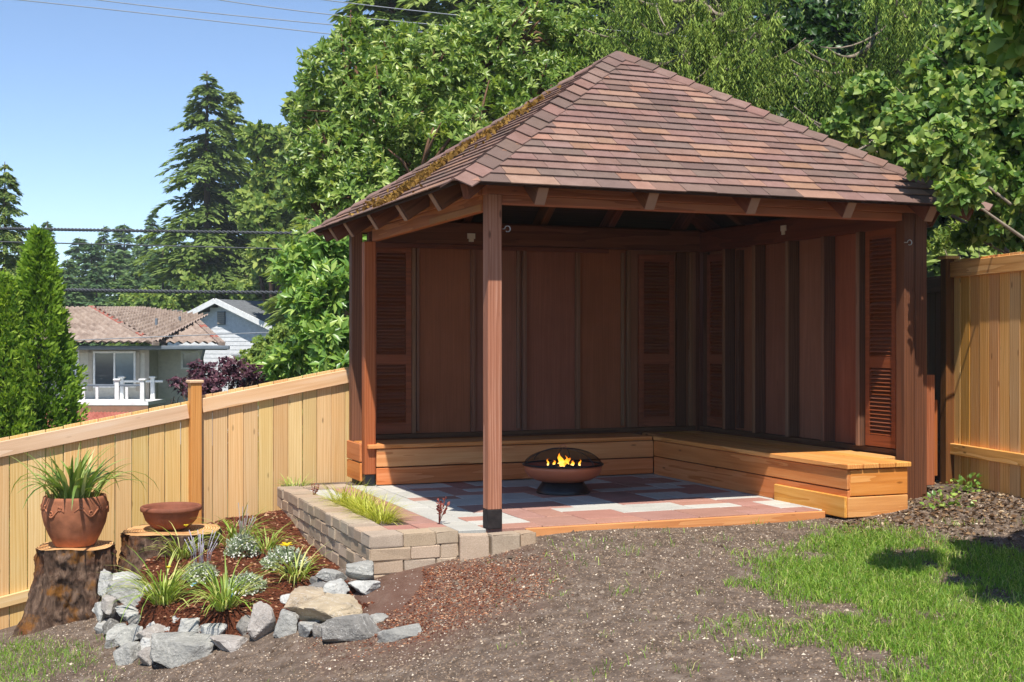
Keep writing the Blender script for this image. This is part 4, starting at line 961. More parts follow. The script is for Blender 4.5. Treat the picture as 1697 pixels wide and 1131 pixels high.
# second house: pale gable
HB = 58.0
def bx_(px): return (px-CX)/F*HB
def bz_(py): return CH-(py-CY)/F*HB
hB = thing('house', 'pale blue gabled house with grey roof rising behind the tile roof', 'house', (bx_(368), HB, 0), R(-24))
gw = 3.05; zp = bz_(500); ze = bz_(546); zl = -3.5
for k in range(40):
    za = zl+k*.19; zb2 = za+.2
    if za > zp-.15: break
    half = gw if zb2 <= ze else gw*(zp-zb2)/(zp-ze)
    if half < .1: break
    put('siding_board', box_mesh(2*half, .03, .2, 0, 'siding_blue'), None, hB, T(0, 0, (za+zb2)/2) @ Matrix.Rotation(R(-4), 4, 'X'))
put('side_wall', box_mesh(.1, 9.9, ze-zl, 0, 'siding_blue'), None, hB, T(gw-.06, 5, (ze+zl)/2)); put('side_wall', box_mesh(.1, 9.9, ze-zl, 0, 'siding_blue'), None, hB, T(-gw+.06, 5, (ze+zl)/2))
sl = (zp-ze)/gw
for s in (-1, 1):
    xo = gw+.45; mb = MB(); zo = zp-sl*xo
    q = [(0, -.5, zp+.1), (s*xo, -.5, zo+.1), (s*xo, 10.3, zo+.1), (0, 10.3, zp+.1)]; mb.poly(q); mb.poly([(x_, y_, z_-.12) for x_, y_, z_ in reversed(q)])
    put('roof', mb.mesh('roof'), 'roof_grey', hB); bar('rake_board', 'trim_white', hB, (s*.0, -.53, zp+.02), (s*xo, -.53, zo+.02), .05, .24)
    bar('fascia', 'trim_white', hB, (s*xo, -.74, zo+.0), (s*xo, 10.3, zo+.0), .05, .18)
put('attic_vent', box_mesh(.42, .05, .6, 0, 'gutter'), None, hB, T(0, -.05, zp-.75))
for k in range(6): put('vent_slat', box_mesh(.4, .05, .05, 0, 'trim_tan'), None, hB, T(0, -.08, zp-.98+k*.09))
for (xx, yy, hh) in ((1.0, 3, .5), (.8, 5, .4)): put('vent_pipe', box_mesh(.12, .12, hh, .02, 'trim_white'), None, hB, T(xx, yy, zp-sl*xx+hh/2))
mb = MB(); mb.tube([(-1.2, -1.6, ze-.6), (-1.2, -1.6, ze+.75)], .16, 10); mb.tube([(-1.2, -1.6, ze+.35), (-1.2, -1.6, ze+.42)], .24, 10); mb.tube([(-1.2, -1.6, ze+.75), (-1.2, -1.6, ze+.85)], .23, 10); put('flue', mb.mesh('flue'), 'steel', hB)
mb = MB(); mb.poly([(gw-.9, -2.4, zo-.95), (gw+1.9, -2.4, zo-2.2), (gw+1.9, 6, zo-2.2), (gw-.9, 6, zo-.95)]); mb.poly([(gw-.9, -2.4, zo-1.1), (gw+1.9, -2.4, zo-2.35), (gw+1.9, 6, zo-2.35), (gw-.9, 6, zo-1.1)]); put('lower_roof', mb.mesh('lower_roof'), 'roof_grey', hB)
bar('rake_board', 'trim_white', hB, (gw-.9, -2.43, zo-1.05), (gw+1.9, -2.43, zo-2.3), .05, .24)
put('wing_wall', box_mesh(2.4, .1, 3, 0, 'siding_blue'), None, hB, T(gw+.3, -1.9, zo-3.4))
# ------------------------------------------------------------------ overhead wires
M['wire'] = plain('wire', C('4a4c50'), .6); M['wire_pale'] = plain('wire_pale', C('8a8e94'), .5)
def wire(label, pts, rad, mat='wire', twist=0):
    P = [at(*p) for p in pts]; mb = MB(); n = 40
    # quadratic through three points
    def q(t): return P[0]*(1-t)*(1-2*t)+P[1]*4*t*(1-t)+P[2]*t*(2*t-1)
    ts = np.linspace(-.12, 1.12, n)
    if twist:
        nn2 = 260; ts = np.linspace(-.12, 1.12, nn2)
        for ph in (0, math.pi): mb.tube([q(t)+Vector((0, math.cos(t*twist+ph), math.sin(t*twist+ph)))*rad*.9 for t in ts], rad*.8, 5)
    else: mb.tube([q(t) for t in ts], rad, 5)
    tag(put('utility_wire', mb.mesh('utility_wire', True), mat), label, 'wire', 'overhead wires')
wire('thick twisted overhead cable passing the tall fir below its middle', [(0, 379, 24), (240, 383, 25), (560, 388, 26)], .022, 'wire', 260)
wire('thin overhead wire strung just under the upper twisted cable', [(0, 401, 24), (240, 407, 25), (560, 415, 26)], .013, 'wire')
wire('thick twisted overhead cable running just above the house roofs', [(0, 478, 22), (240, 483, 23), (560, 486, 24)], .024, 'wire', 260)
wire('thin pale wire crossing in front of the house walls', [(0, 570, 21), (300, 557, 22), (590, 546, 23)], .008, 'wire_pale')
for k, (a_, b2, c_) in enumerate((((10, -2, 26), (280, 27, 26), (700, 74, 26)), ((160, 0, 26), (480, 35, 26), (860, 66, 26)), ((350, -2, 26), (620, 32, 26), (1000, 62, 26)), ((520, -2, 26), (800, 30, 26), (1150, 62, 26)))):
    wire('high thin utility wire crossing the blue sky towards the broadleaf tree', [a_, b2, c_], .010, 'wire_pale')
# ------------------------------------------------------------------ trees
def tree_root(name, label, x, y, group=None, cat='tree'):
    return thing(name, label, cat, (x, y, gz(x, y)), 0, group)
def conifer_mesh(H, Rm, nb, seed, droop=.35, per=42, size=.5, power=.8, irregular=.35, bare=.06, leader=True):
    global rng
    rng = np.random.default_rng(seed); V = []; Fq = []; Rn = []; tot = 0
    t = np.sort(rng.beta(1.0, .95, nb)); hb = H*(bare+(1-bare)*t)*.995
    env = Rm*np.clip((1-t), 0, 1)**power*(1-irregular*rng.random(nb))+.05*Rm*(.3+rng.random(nb))
    az = rng.uniform(0, 2*math.pi, nb)
    k = np.maximum(6, (per*(.25+env/Rm)).astype(int)); idx = np.repeat(np.arange(nb), k); n = len(idx)
    s = rng.random(n)**.7
    L = env[idx]; rad = s*L
    wob = rng.normal(0, .10, n)*L*(.35+s)
    zz = hb[idx]+.18*L*s-droop*L*s**2*1.5+rng.normal(0, .05*size+.02, n)
    ca, sa = np.cos(az[idx]), np.sin(az[idx])
    P = np.stack([ca*rad-sa*wob, sa*rad+ca*wob, zz], -1)
    D = norm(np.stack([ca-sa*np.sign(wob)*.7, sa+ca*np.sign(wob)*.7, -.25-droop*s+rng.normal(0, .25, n)], -1)+rng.normal(0, .2, (n, 3)))
    Nn = norm(np.stack([ca*.3, sa*.3, np.ones(n)], -1)+rng.normal(0, .35, (n, 3)))
    S = size*rng.uniform(.6, 1.25, n)*(.55+.45*(1-t[idx]))
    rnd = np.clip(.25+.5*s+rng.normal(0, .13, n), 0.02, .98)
    return leaf_mesh('crown', 'spray', P, D, Nn, S, rnd)
def trunk_mesh(H, r0, r1=.02, n=9, bends=0):
    mb = MB(); mb.tube([(bends*math.sin(t*5)*t, bends*math.cos(t*4)*t*.5, H*t) for t in np.linspace(0, 1, 9)], [r0*(1-t)+r1*t for t in np.linspace(0, 1, 9)], n); return mb.mesh('trunk', True)
CM = {}
CM['fir'] = (conifer_mesh(22, 4.6, 280, 3, .42, 190, .46, .7, .4), trunk_mesh(22, .35))
CM['fir2'] = (conifer_mesh(20, 4.0, 250, 5, .3, 180, .45, .8, .35), trunk_mesh(20, .32))
CM['far'] = (conifer_mesh(16, 2.6, 150, 9, .3, 80, .6, .8, .35), trunk_mesh(16, .25))
CM['far2'] = (conifer_mesh(16, 3.3, 160, 12, .2, 80, .65, .7, .3), trunk_mesh(16, .25))
for k_, mat_ in (('fir', 'fir'), ('fir2', 'fir'), ('far', 'fir_haze_tint'), ('far2', 'fir_haze_tint')): CM[k_][0].materials.append(M[mat_]); CM[k_][1].materials.append(M['trunk'])
def conifer(kind, px, pytop, Y, wscale, label, group, rot=None, mat=None):
    x = (px-CX)/F*Y; zt_ = CH-(pytop-CY)/F*Y; z0 = gz(x, Y); h = {'fir': 22, 'fir2': 20, 'far': 16, 'far2': 16}[kind]
    s = (zt_-z0)/h; r = tree_root('conifer_tree', label, x, Y, group); r.location.z = z0
    m = Matrix.Rotation(random.uniform(0, 6.28) if rot is None else rot, 4, 'Z') @ Matrix.Diagonal((s*wscale, s*wscale, s, 1))
    put('crown', CM[kind][0], None, r, m); put('trunk', CM[kind][1], None, r, m); return r
conifer('fir', 343, 118, 72, 1.42, 'tall fir tree with a spiky top standing highest against the sky', 'conifers beyond the houses', 1.0)
conifer('fir2', 384, 152, 76, 1.2, 'second fir top close beside the tallest fir', 'conifers beyond the houses', 2.0)
conifer('fir', 8, 268, 46, 1.1, 'dark fir tree rising behind the columnar arborvitae', 'conifers beyond the houses', .4)
conifer('fir2', 520, 120, 66, 1.5, 'broad dark fir behind the glossy broadleaf tree', 'conifers beyond the houses', .2)
conifer('fir2', 452, 250, 74, 1.3, 'shorter fir between the tallest fir and the broadleaf tree', 'conifers beyond the houses', 4)
for (px, py, Y, k_) in ((172, 374, 120, 'far'), (206, 371, 125, 'far2'), (252, 350, 112, 'far'), (131, 393, 118, 'far2'), (78, 366, 110, 'far'), (232, 388, 118, 'far'), (152, 402, 105, 'far2'), (286, 372, 100, 'far2'), (190, 418, 95, 'far2'), (112, 430, 96, 'far2'), (225, 425, 92, 'far'), (60, 420, 98, 'far2'), (270, 410, 88, 'far2'), (310, 400, 90, 'far2'), (160, 440, 88, 'far2'), (415, 380, 90, 'far2'), (470, 330, 95, 'far2'), (-30, 380, 100, 'far2'), (30, 400, 105, 'far'), (440, 420, 86, 'far2'), (205, 455, 80, 'far2'), (250, 460, 78, 'far2'), (300, 455, 78, 'far2'), (350, 440, 80, 'far2'), (395, 455, 78, 'far2'), (120, 470, 80, 'far2')):
    conifer(k_, px, py, Y, 1.5 if k_ == 'far2' else 1.2, 'distant conifer tinted bluish for haze in the tree line beyond the roofs', 'distant conifer line')
# tall conifers closing the background behind the pavilion
for (px, py, Y, k_, ws) in ((650, -260, 42, 'fir2', 1.2), (760, -420, 40, 'fir', 1.1), (900, -420, 38, 'fir2', 1.2), (1050, -500, 40, 'fir', 1.2), (1180, -460, 36, 'fir2', 1.3), (1330, -500, 38, 'fir', 1.3), (1480, -420, 36, 'fir2', 1.3), (1620, -500, 36, 'fir', 1.3), (1760, -400, 34, 'fir2', 1.3), (820, -200, 48, 'fir', 1.5), (1120, -200, 48, 'fir', 1.6), (1400, -200, 46, 'fir2', 1.7), (1900, -300, 40, 'fir', 1.4), (600, 20, 55, 'fir2', 1.4)):
    conifer(k_, px, py, Y, ws, 'dark conifer in the tall wood closing the view behind the pavilion', 'conifers behind the pavilion')
# rosette broadleaf crowns
def rosettes(centres, radii, n, per, size, seed, up=.5, kind='long', shell=.55, gaps=.0):
    global rng
    rng = np.random.default_rng(seed); c = np.array(centres, float); r = np.array(radii, float)
    if r.ndim == 1: r = np.stack([r, r, r*.85], -1)
    w = (r.prod(1))**.66; i = rng.choice(len(c), n, p=w/w.sum()); d = rdir(n); f = shell+(1-shell)*rng.random(n)**.6
    f *= 1+.10*np.sin(d[:, 0]*9+i)*np.sin(d[:, 2]*8+2*i)
    P = c[i]+d*r[i]*f[:, None]; ax = norm(d*.8+np.array([0, -.25, up])+rng.normal(0, .35, (n, 3)))
    if gaps:
        keep = np.array([mnoise.noise(Vector(p)*1.3) for p in P]) > gaps; P, ax = P[keep], ax[keep]; n = len(P)
    ref = norm(np.cross(ax, rdir(n))); ref2 = np.cross(ax, ref); j = np.tile(np.arange(per), n)
    a = j*2.4+np.repeat(rng.uniform(0, 6.28, n), per)+rng.normal(0, .2, n*per)
    A = np.repeat(ax, per, 0); rad = np.repeat(ref, per, 0)*np.cos(a)[:, None]+np.repeat(ref2, per, 0)*np.sin(a)[:, None]
    el = rng.uniform(.1, 1.1, n*per); D = rad*np.cos(el)[:, None]+A*np.sin(el)[:, None]; D[:, 2] -= .12
    Nn = A*np.cos(el)[:, None]-rad*np.sin(el)[:, None]+rng.normal(0, .15, D.shape)
    PP = np.repeat(P, per, 0)+D*size*.08-A*rng.uniform(0, size*.9, n*per)[:, None]; S = size*rng.uniform(.65, 1.2, n*per)
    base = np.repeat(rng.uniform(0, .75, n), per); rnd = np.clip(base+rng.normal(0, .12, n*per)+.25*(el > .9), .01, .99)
    return P, PP, norm(D), norm(Nn), S, rnd
def single_leaf(kind, mat):
    tv, tf = leaf_template(kind); me = fast_mesh('leaf', tv, tf, np.full(len(tv), .4)); me.materials.append(M[mat]); return me
def leafy(root, kind, mat, data, cam_at, nbig=300, off=Vector((0, 0, 0)), wid=1.0):
    """the leaves that show largest become parts, the rest one crown"""
    P, PP, D, Nn, S, rnd = data; o = np.array(root.location)
    rel = PP-np.array(cam_at); px = rel[:, 0]/rel[:, 1]*F+CX; py = CY-(rel[:, 2])/rel[:, 1]*F
    vis = (px > 0) & (px < 1697) & (py > 0) & (py < 1131); key = np.where(vis, S/rel[:, 1], 0); order = np.argsort(-key); big = order[:nbig]; restl = order[nbig:]
    me = single_leaf(kind, mat)
    for i in big:
        x = Vector(D[i]); y = Vector(Nn[i]).cross(x).normalized(); z = x.cross(y); s = float(S[i])
        m = Matrix((x*s, y*s*wid, z*s)).transposed().to_4x4(); m.translation = Vector(PP[i]-o); put('leaf', me, None, root, m)
    put('crown', leaf_mesh('crown', kind, PP[restl]-o, D[restl], Nn[restl], S[restl], rnd[restl], wid), mat, root, None, 'stuff')
def limbs(root, base, targets, r0, mat, seed=0, sub=3, rad=None):
    rr = random.Random(seed); o = Vector(root.location); base = Vector(base); fork = base+Vector((rr.uniform(-.1, .1), 0, (min(t[2] for t in targets)-base.z)*.5))
    mb = MB(); mb.tube([base-o, (base+fork)/2-o+Vector((.05, 0, 0)), fork-o], [r0, r0*.85, r0*.7], 10); put('trunk', mb.mesh('trunk', True), mat, root)
    for ti, t in enumerate(targets):
        t = Vector(t); mb = MB(); cr = (rad[ti] if rad else (t-fork).length*.2)*.38; mid = fork.lerp(t, .5)+Vector((rr.uniform(-.2, .2), rr.uniform(-.2, .2), rr.uniform(0, .3)))*(t-fork).length*.25
        mb.tube([fork-o, mid-o, t-o], [r0*.55, r0*.35, r0*.12], 7)
        for _ in range(sub*3):
            e = t+Vector((rr.gauss(0, 1), rr.gauss(0, 1), rr.gauss(0, 1)+.3))*cr; s = mid.lerp(t, rr.uniform(.75, 1)); mb.tube([s-o, (s+e)/2-o+Vector((0, 0, .08)), e-o], [r0*.16, r0*.1, r0*.03], 5)
        put('limb', mb.mesh('limb', True), mat, root)
camp = (0, 0, CH)
# glossy broadleaf tree behind the pavilion
MY = 17.0
cs = [(575, 130, 15.8, 85), (545, 260, 15.2, 75), (640, 190, 15.4, 95), (720, 120, 16.2, 95), (700, 280, 15.0, 110), (820, 90, 16.6, 100), (800, 220, 15.4, 105), (600, 330, 14.8, 85), (905, 160, 16.4, 90), (880, 60, 17, 75), (950, 60, 17.2, 60), (620, 420, 14.8, 80), (540, 390, 14.6, 60), (760, 350, 15, 90), (520, 190, 16.4, 45), (590, 60, 16, 40), (660, 80, 16.4, 50), (850, 310, 15.6, 80), (960, 180, 17, 60), (520, 330, 15.4, 45)]
t = tree_root('broadleaf_tree', 'large glossy-leaved evergreen tree filling the view behind the pavilion roof', -1.6, 15.6)
cen = [at(a_, b2, y_) for a_, b2, y_, _ in cs]; rad = [r_/F*y_ for _, _, y_, r_ in cs]
data = rosettes(cen, rad, 6400, 9, .102, 31, .55, 'long', .5, -.30)
leafy(t, 'long', 'madrone', data, camp, 300); limbs(t, (-1.6, 15.6, gz(-1.6, 15.6)), cen, .2, 'trunk_red', 3, 3, rad)
# lighter laurel-like shrub beside the pavilion
t = tree_root('laurel_shrub', 'light green long-leaved shrub rising behind the fence beside the pavilion', -2.0, 13.6, None, 'shrub')
cs = [(545, 560, 13.4, 50), (520, 500, 13.6, 55), (560, 470, 13.6, 45), (490, 590, 13.8, 40), (555, 620, 13.2, 45), (500, 440, 14.2, 50), (555, 400, 14.2, 45), (460, 610, 14.0, 30)]
cen = [at(a_, b2, y_) for a_, b2, y_, _ in cs]; rad = [r_/F*y_ for _, _, y_, r_ in cs]
data = rosettes(cen, rad, 760, 9, .13, 33, .8, 'long', .3); leafy(t, 'long', 'laurel', data, camp, 150); limbs(t, (-2.0, 13.6, gz(-2.0, 13.6)), cen, .06, 'trunk', 4, 3, rad)
def bush(name, label, mat, cs, n, per, size, seed, kind='ovate', trunk='trunk', r0=.05, up=.5, shell=.4, cat='shrub', gaps=0):
    cen = [at(a_, b2, y_) for a_, b2, y_, _ in cs]; rad = [r_/F*y_ for _, _, y_, r_ in cs]
    m = sum(cen, Vector())/len(cen); t = tree_root(name, label, m.x, m.y, None, cat); o = np.array(t.location)
    P, PP, D, Nn, S, rnd = rosettes(cen, rad, n, per, size, seed, up, kind, shell, gaps)
    put('crown', leaf_mesh('crown', kind, PP-o, D, Nn, S, rnd), mat, t); limbs(t, t.location, cen, r0, trunk, seed, 2, rad); return t
bush('plum_shrub', 'purple-leaved shrub growing just behind the pale fence', 'plum', [(300, 645, 17, 28), (345, 628, 17.2, 33), (395, 624, 17.4, 34), (285, 672, 16.8, 26), (430, 622, 17.6, 24), (360, 652, 17, 38), (415, 644, 17, 33), (325, 612, 17.2, 18), (380, 606, 17.3, 18)], 1250, 6, .05, 41, 'ovate', gaps=-.15)
bush('green_shrub', 'small-leaved green shrub between the purple shrub and the pavilion', 'decid', [(450, 580, 19, 35), (420, 600, 19, 28), (480, 560, 19, 35), (440, 610, 18.5, 30)], 900, 7, .06, 42, 'ovate')
bush('deciduous_tree', 'yellow-green broadleaf tree standing beside the tall firs', 'decid', [(430, 235, 60, 32), (455, 290, 60, 38), (440, 360, 58, 45), (480, 240, 60, 40), (500, 330, 58, 45), (415, 330, 60, 26), (460, 420, 56, 45), (505, 180, 60, 35)], 2600, 7, .35, 43, 'ovate', 'trunk', .25, .4, .4, 'tree')
bush('green_shrub', 'row of low yellow-green shrubs at the foot of the distant conifers', 'decid', [(250, 500, 66, 25), (290, 510, 66, 20), (215, 505, 68, 20), (320, 480, 66, 25), (430, 480, 64, 30), (400, 480, 66, 20)], 900, 7, .3, 44, 'ovate', 'trunk', .2)
bush('evergreen_shrub', 'dark shaded leafy shrub behind the right corner of the roof', 'dark_leaf', [(1290, 250, 17.5, 90), (1400, 150, 17.5, 110), (1330, 60, 18, 90), (1450, 300, 17, 100), (1240, 160, 18.5, 80), (1480, 60, 18, 110), (1560, 330, 15, 80), (1580, 200, 17, 100)], 2600, 9, .12, 45, 'ovate', 'trunk', .15, .3, .2)
# arborvitae columns
def arbor(label, px, pytop, Y, half, seed):
    global rng
    rng = np.random.default_rng(seed); x = (px-CX)/F*Y; z0 = gz(x, Y); H = CH-(pytop-CY)/F*Y-z0; r = half/F*Y
    t = thing('arborvitae', label, 'tree', (x, Y, z0), 0, 'columnar arborvitae'); n = 7600
    tt = rng.random(n)**.9; prof = np.maximum(np.minimum(1, np.maximum((1-tt)/.38, 0)**.6)*(.9+.1*np.sin(tt*5)), .05)
    a = rng.uniform(0, 6.28, n); lump = 1+.28*np.sin(5*a+tt*13+seed)*np.sin(tt*27+2*a)+.13*np.sin(8*a-tt*34); f = (.72+.3*rng.random(n))*lump
    P = np.stack([np.cos(a)*r*prof*f, np.sin(a)*r*prof*f, tt*H], -1)
    per = 5; P2 = np.repeat(P, per, 0)+rng.normal(0, .025, (n*per, 3)); a2 = np.repeat(a, per)
    D = norm(np.stack([np.cos(a2)*.75, np.sin(a2)*.75, np.full(n*per, .75)], -1)+rng.normal(0, .42, (n*per, 3))); Nn = norm(np.stack([-np.sin(a2), np.cos(a2), np.zeros(n*per)], -1)+rng.normal(0, .5, D.shape))
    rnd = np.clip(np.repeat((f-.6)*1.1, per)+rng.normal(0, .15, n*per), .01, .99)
    put('crown', leaf_mesh('crown', 'spray', P2, D, Nn, rng.uniform(.04, .085, n*per), rnd, 1.0), 'thuja', t)
    put('trunk', trunk_mesh(H*.9, .07), 'trunk', t)
arbor('tall narrow arborvitae column standing behind the pale fence', 64, 388, 15.5, 62, 51); arbor('shorter arborvitae column beside the tall one', 6, 462, 15.2, 54, 52)
# drooping cedar behind the pavilion
def cedar(label, x, y, H, branches, seed, n_str=40):
    global rng
    rng = np.random.default_rng(seed); rr = random.Random(seed); t = tree_root('cedar_tree', label, x, y, 'drooping cedars'); z0 = t.location.z; o = Vector(t.location)
    put('trunk', trunk_mesh(H, .28, .05, 10, .1), 'trunk', t); PP = []; DD = []; NN = []; SS = []; RN = []
    for (tip) in branches:
        tip = Vector(tip); st = Vector((x, y, tip.z+rr.uniform(.4, 1.2))); mid = st.lerp(tip, .55)+Vector((0, 0, rr.uniform(-.9, -.4))); mb = MB(); pts = []
        for s in np.linspace(0, 1, 12): pts.append(st*(1-s)**2+mid*2*s*(1-s)+tip*s*s)
        mb.tube([p-o for p in pts], [.045*(1-s)+.008 for s in np.linspace(0, 1, 12)], 6); put('limb', mb.mesh('limb', True), 'twig', t)
        for _ in range(n_str):
            s = rr.uniform(.2, 1)**.8; p = st*(1-s)**2+mid*2*s*(1-s)+tip*s*s; dr = Vector((rr.gauss(0, .4), rr.gauss(0, .4), -.15)); L = rr.uniform(.3, .95); tone = rr.uniform(.0, .7); m = int(L/.028)
            for k in range(m):
                f = k/m; q = p+dr*(.45*f)+Vector((0, 0, -L*f*f*.95))
                sg = 1 if k % 2 else -1; az = rr.uniform(0, 6.28)
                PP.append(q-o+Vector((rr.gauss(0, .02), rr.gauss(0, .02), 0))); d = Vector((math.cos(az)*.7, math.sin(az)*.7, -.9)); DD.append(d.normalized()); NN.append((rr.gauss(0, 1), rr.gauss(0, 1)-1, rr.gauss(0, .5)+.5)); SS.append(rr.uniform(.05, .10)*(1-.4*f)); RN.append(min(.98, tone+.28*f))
    put('crown', leaf_mesh('crown', 'spray', np.array(PP), np.array(DD), norm(np.array(NN)), np.array(SS), np.array(RN), .55), 'cedar', t)
    for k in range(8):
        p0 = Vector((x, y, 0)); tip = Vector(branches[k*3 % len(branches)])+Vector((rr.uniform(-.3, .3), -.5, rr.uniform(-.2, .5))); st = tip+Vector(((x-tip.x)*rr.uniform(.4, .7)+rr.uniform(-.6, .6), .8, rr.uniform(.1, .7))); mid = (st+tip)/2-Vector((0, 0, rr.uniform(.1, .35))); mb = MB()
        mb.tube([st*(1-s)**2+mid*2*s*(1-s)+tip*s*s-o for s in np.linspace(0, 1, 9)], [.015*(1-s)+.005 for s in np.linspace(0, 1, 9)], 5); put('bare_branch', mb.mesh('bare_branch', True), 'twig', t)
rr = random.Random(77); br = []
hubs = [(rr.uniform(960, 1340), rr.uniform(-150, 240), rr.uniform(14.6, 17)) for _ in range(20)]
for k in range(74): h_ = hubs[k % 20]; br.append(at(h_[0]+rr.gauss(0, 26), h_[1]+rr.gauss(0, 20), h_[2]+rr.gauss(0, .3)))
cedar('drooping bright green cedar hanging behind the pavilion roof peak', 2.6, 18.0, 9.5, br, 61)
br = []
hubs = [(rr.uniform(1330, 1640), rr.uniform(-150, 270), rr.uniform(13.6, 16)) for _ in range(13)]
for k in range(46): h_ = hubs[k % 13]; br.append(at(h_[0]+rr.gauss(0, 26), h_[1]+rr.gauss(0, 20), h_[2]+rr.gauss(0, .3)))
cedar('drooping green cedar behind the right slope of the roof', 5.0, 17.2, 9, br, 62)
# large-leaved tree over the right fence
t = tree_root('lilac_tree', 'broad-leaved tree with heart-shaped leaves overhanging the right fence', 5.3, 10.8)
cs = [(1640, 60, 10.3, 90), (1600, 180, 10.2, 85), (1680, 190, 10.1, 90), (1560, 250, 9.5, 60), (1630, 290, 10.0, 65), (1700, 320, 10.0, 70), (1500, 200, 10.2, 50), (1470, 235, 10.2, 35), (1680, 390, 10.1, 30), (1590, 320, 9.3, 40), (1760, 100, 10.2, 130), (1780, 260, 10.0, 120), (1560, 120, 10.4, 60), (1700, -40, 10.2, 110), (1400, 215, 11.5, 40), (1440, 165, 11.5, 50), (1525, 275, 10.2, 45), (1370, 240, 11.8, 25), (1650, 350, 10.0, 45), (1700, 385, 10.0, 40), (1610, 390, 10.4, 25)]
cen = [at(a_, b2, y_) for a_, b2, y_, _ in cs]; rad = [r_/F*y_ for _, _, y_, r_ in cs]
data = rosettes(cen, rad, 5200, 6, .08, 71, .25, 'ovate', .35, -.42); leafy(t, 'ovate', 'lilac', data, camp, 300, wid=1.05); limbs(t, (5.3, 10.8, gz(5.3, 10.8)), cen, .05, 'twig', 5, 3, rad)
# a second tree beside the lawn, standing outside the view, that shades the grass
t = tree_root('lilac_tree', 'leafy tree beside the lawn casting the dappled shade on the grass', 4.3, 5.6)
cen = [Vector((2.4, 5.95, 2.92)), Vector((2.5, 6.25, 2.75)), Vector((2.75, 5.2, 2.75)), Vector((3.1, 5.3, 2.8)), Vector((2.68, 5.6, 2.6)), Vector((2.9, 5.85, 2.7)), Vector((3.15, 6.15, 2.8)), Vector((3.05, 6.45, 2.7)), Vector((3.4, 5.7, 2.85)), Vector((3.6, 6.4, 2.9)), Vector((4.1, 6.2, 3.1)), Vector((4.2, 5.3, 3.0))]; rad = [.19, .16, .26, .34, .2, .28, .36, .24, .4, .45, .5, .5]
data = rosettes(cen, rad, 2300, 6, .095, 72, .25, 'ovate', .35, -.38); leafy(t, 'ovate', 'lilac', data, camp, 120, wid=1.05); limbs(t, (4.3, 5.6, gz(4.3, 5.6)), cen, .08, 'twig', 6, 3, rad)
bush('dry_shrub', 'twiggy pale shrub showing above the end of the right fence', 'decid', [(1580, 390, 12.2, 30), (1620, 370, 12.2, 35), (1660, 390, 12, 35), (1560, 400, 12.5, 25), (1690, 400, 12, 30)], 260, 6, .06, 46, 'long', 'twig', .02, .4, .2)
# ------------------------------------------------------------------ plants of the bed
def bed_at(px, py): return hit(px, py, lambda x, y: max(float(bed_surface(np.array(x), np.array(y))), gz(x, y)))
def clump(name, label, pos, n, L, w, mat, seed, lean=(.1, .8), droop=(.5, 1.6), spread=.05, cat='plant', group=None, part='foliage'):
    rr = random.Random(seed); t = thing(name, label, cat, pos, 0, group); V = []; Fa = []; rn = []
    for _ in range(n):
        mb = strap(L*rr.uniform(.55, 1.1), w*rr.uniform(.7, 1.2), rr.uniform(*lean), 0, rr.uniform(*droop), 5, rr.uniform(-.6, .6)); a = rr.uniform(0, 6.28); q = spread*math.sqrt(rr.random()); m = T(q*math.cos(a), q*math.sin(a), -.01) @ RZ(a+rr.uniform(-.7, .7)); i0 = len(V)
        V += [tuple(m @ Vector(p)) for p in mb.v]; Fa += [tuple(i0+k for k in f) for f in mb.f]; rn += [rr.random()*.98]*len(mb.v)
    put(part, fast_mesh('foliage', np.array(V), np.array(Fa), np.array(rn), True), mat, t); return t
LG = 'daylily clumps in the mulch bed'
for k, (px, py, n, L, lab) in enumerate(((270, 1000, 120, .50, 'largest arching daylily clump, spilling over the pale rocks by the stump'), (372, 1008, 110, .42, 'arching daylily clump right behind the front of the rock border'), (490, 962, 60, .34, 'upright daylily clump with an open yellow flower'), (388, 905, 70, .42, 'daylily clump growing beside the low stump'), (300, 925, 70, .36, 'daylily clump in front of the low stump'), (440, 915, 60, .34, 'daylily clump in the middle of the silver plants'))):
    p_ = bed_at(px, py); c = clump('daylily', lab, p_, n, L, .012, 'lily', 200+k, (.1, .85), (.8, 2.3), .07, 'plant', LG)
    if k == 2:
        mb = MB(); h = Vector((-.06, -.02, .23)); mb.tube([(0, 0, 0), h*.6+Vector((-.01, 0, 0)), h], .004, 5); put('flower_stem', mb.mesh('flower_stem', True), 'lily', c)
        fl = []; n_ = 6; a = np.arange(n_)*2*math.pi/n_; D = np.stack([np.cos(a), np.sin(a)-.4, np.full(n_, .5)], -1); put('flower', leaf_mesh('flower', 'ovate', np.tile(np.array(h), (n_, 1)), norm(D), np.tile([0, 0, 1.], (n_, 1)), np.full(n_, .055)), 'petal_yellow', c)
    if k in (0, 4):
        n_ = 5; a = np.arange(n_)*1.25; h = np.array((.05, -.05, .24)); D = np.stack([np.cos(a), np.sin(a), np.full(n_, .9)], -1); put('flower', leaf_mesh('flower', 'ovate', np.tile(h, (n_, 1)), norm(D), np.tile([0, 0, 1.], (n_, 1)), np.full(n_, .03)), 'petal_yellow', c)
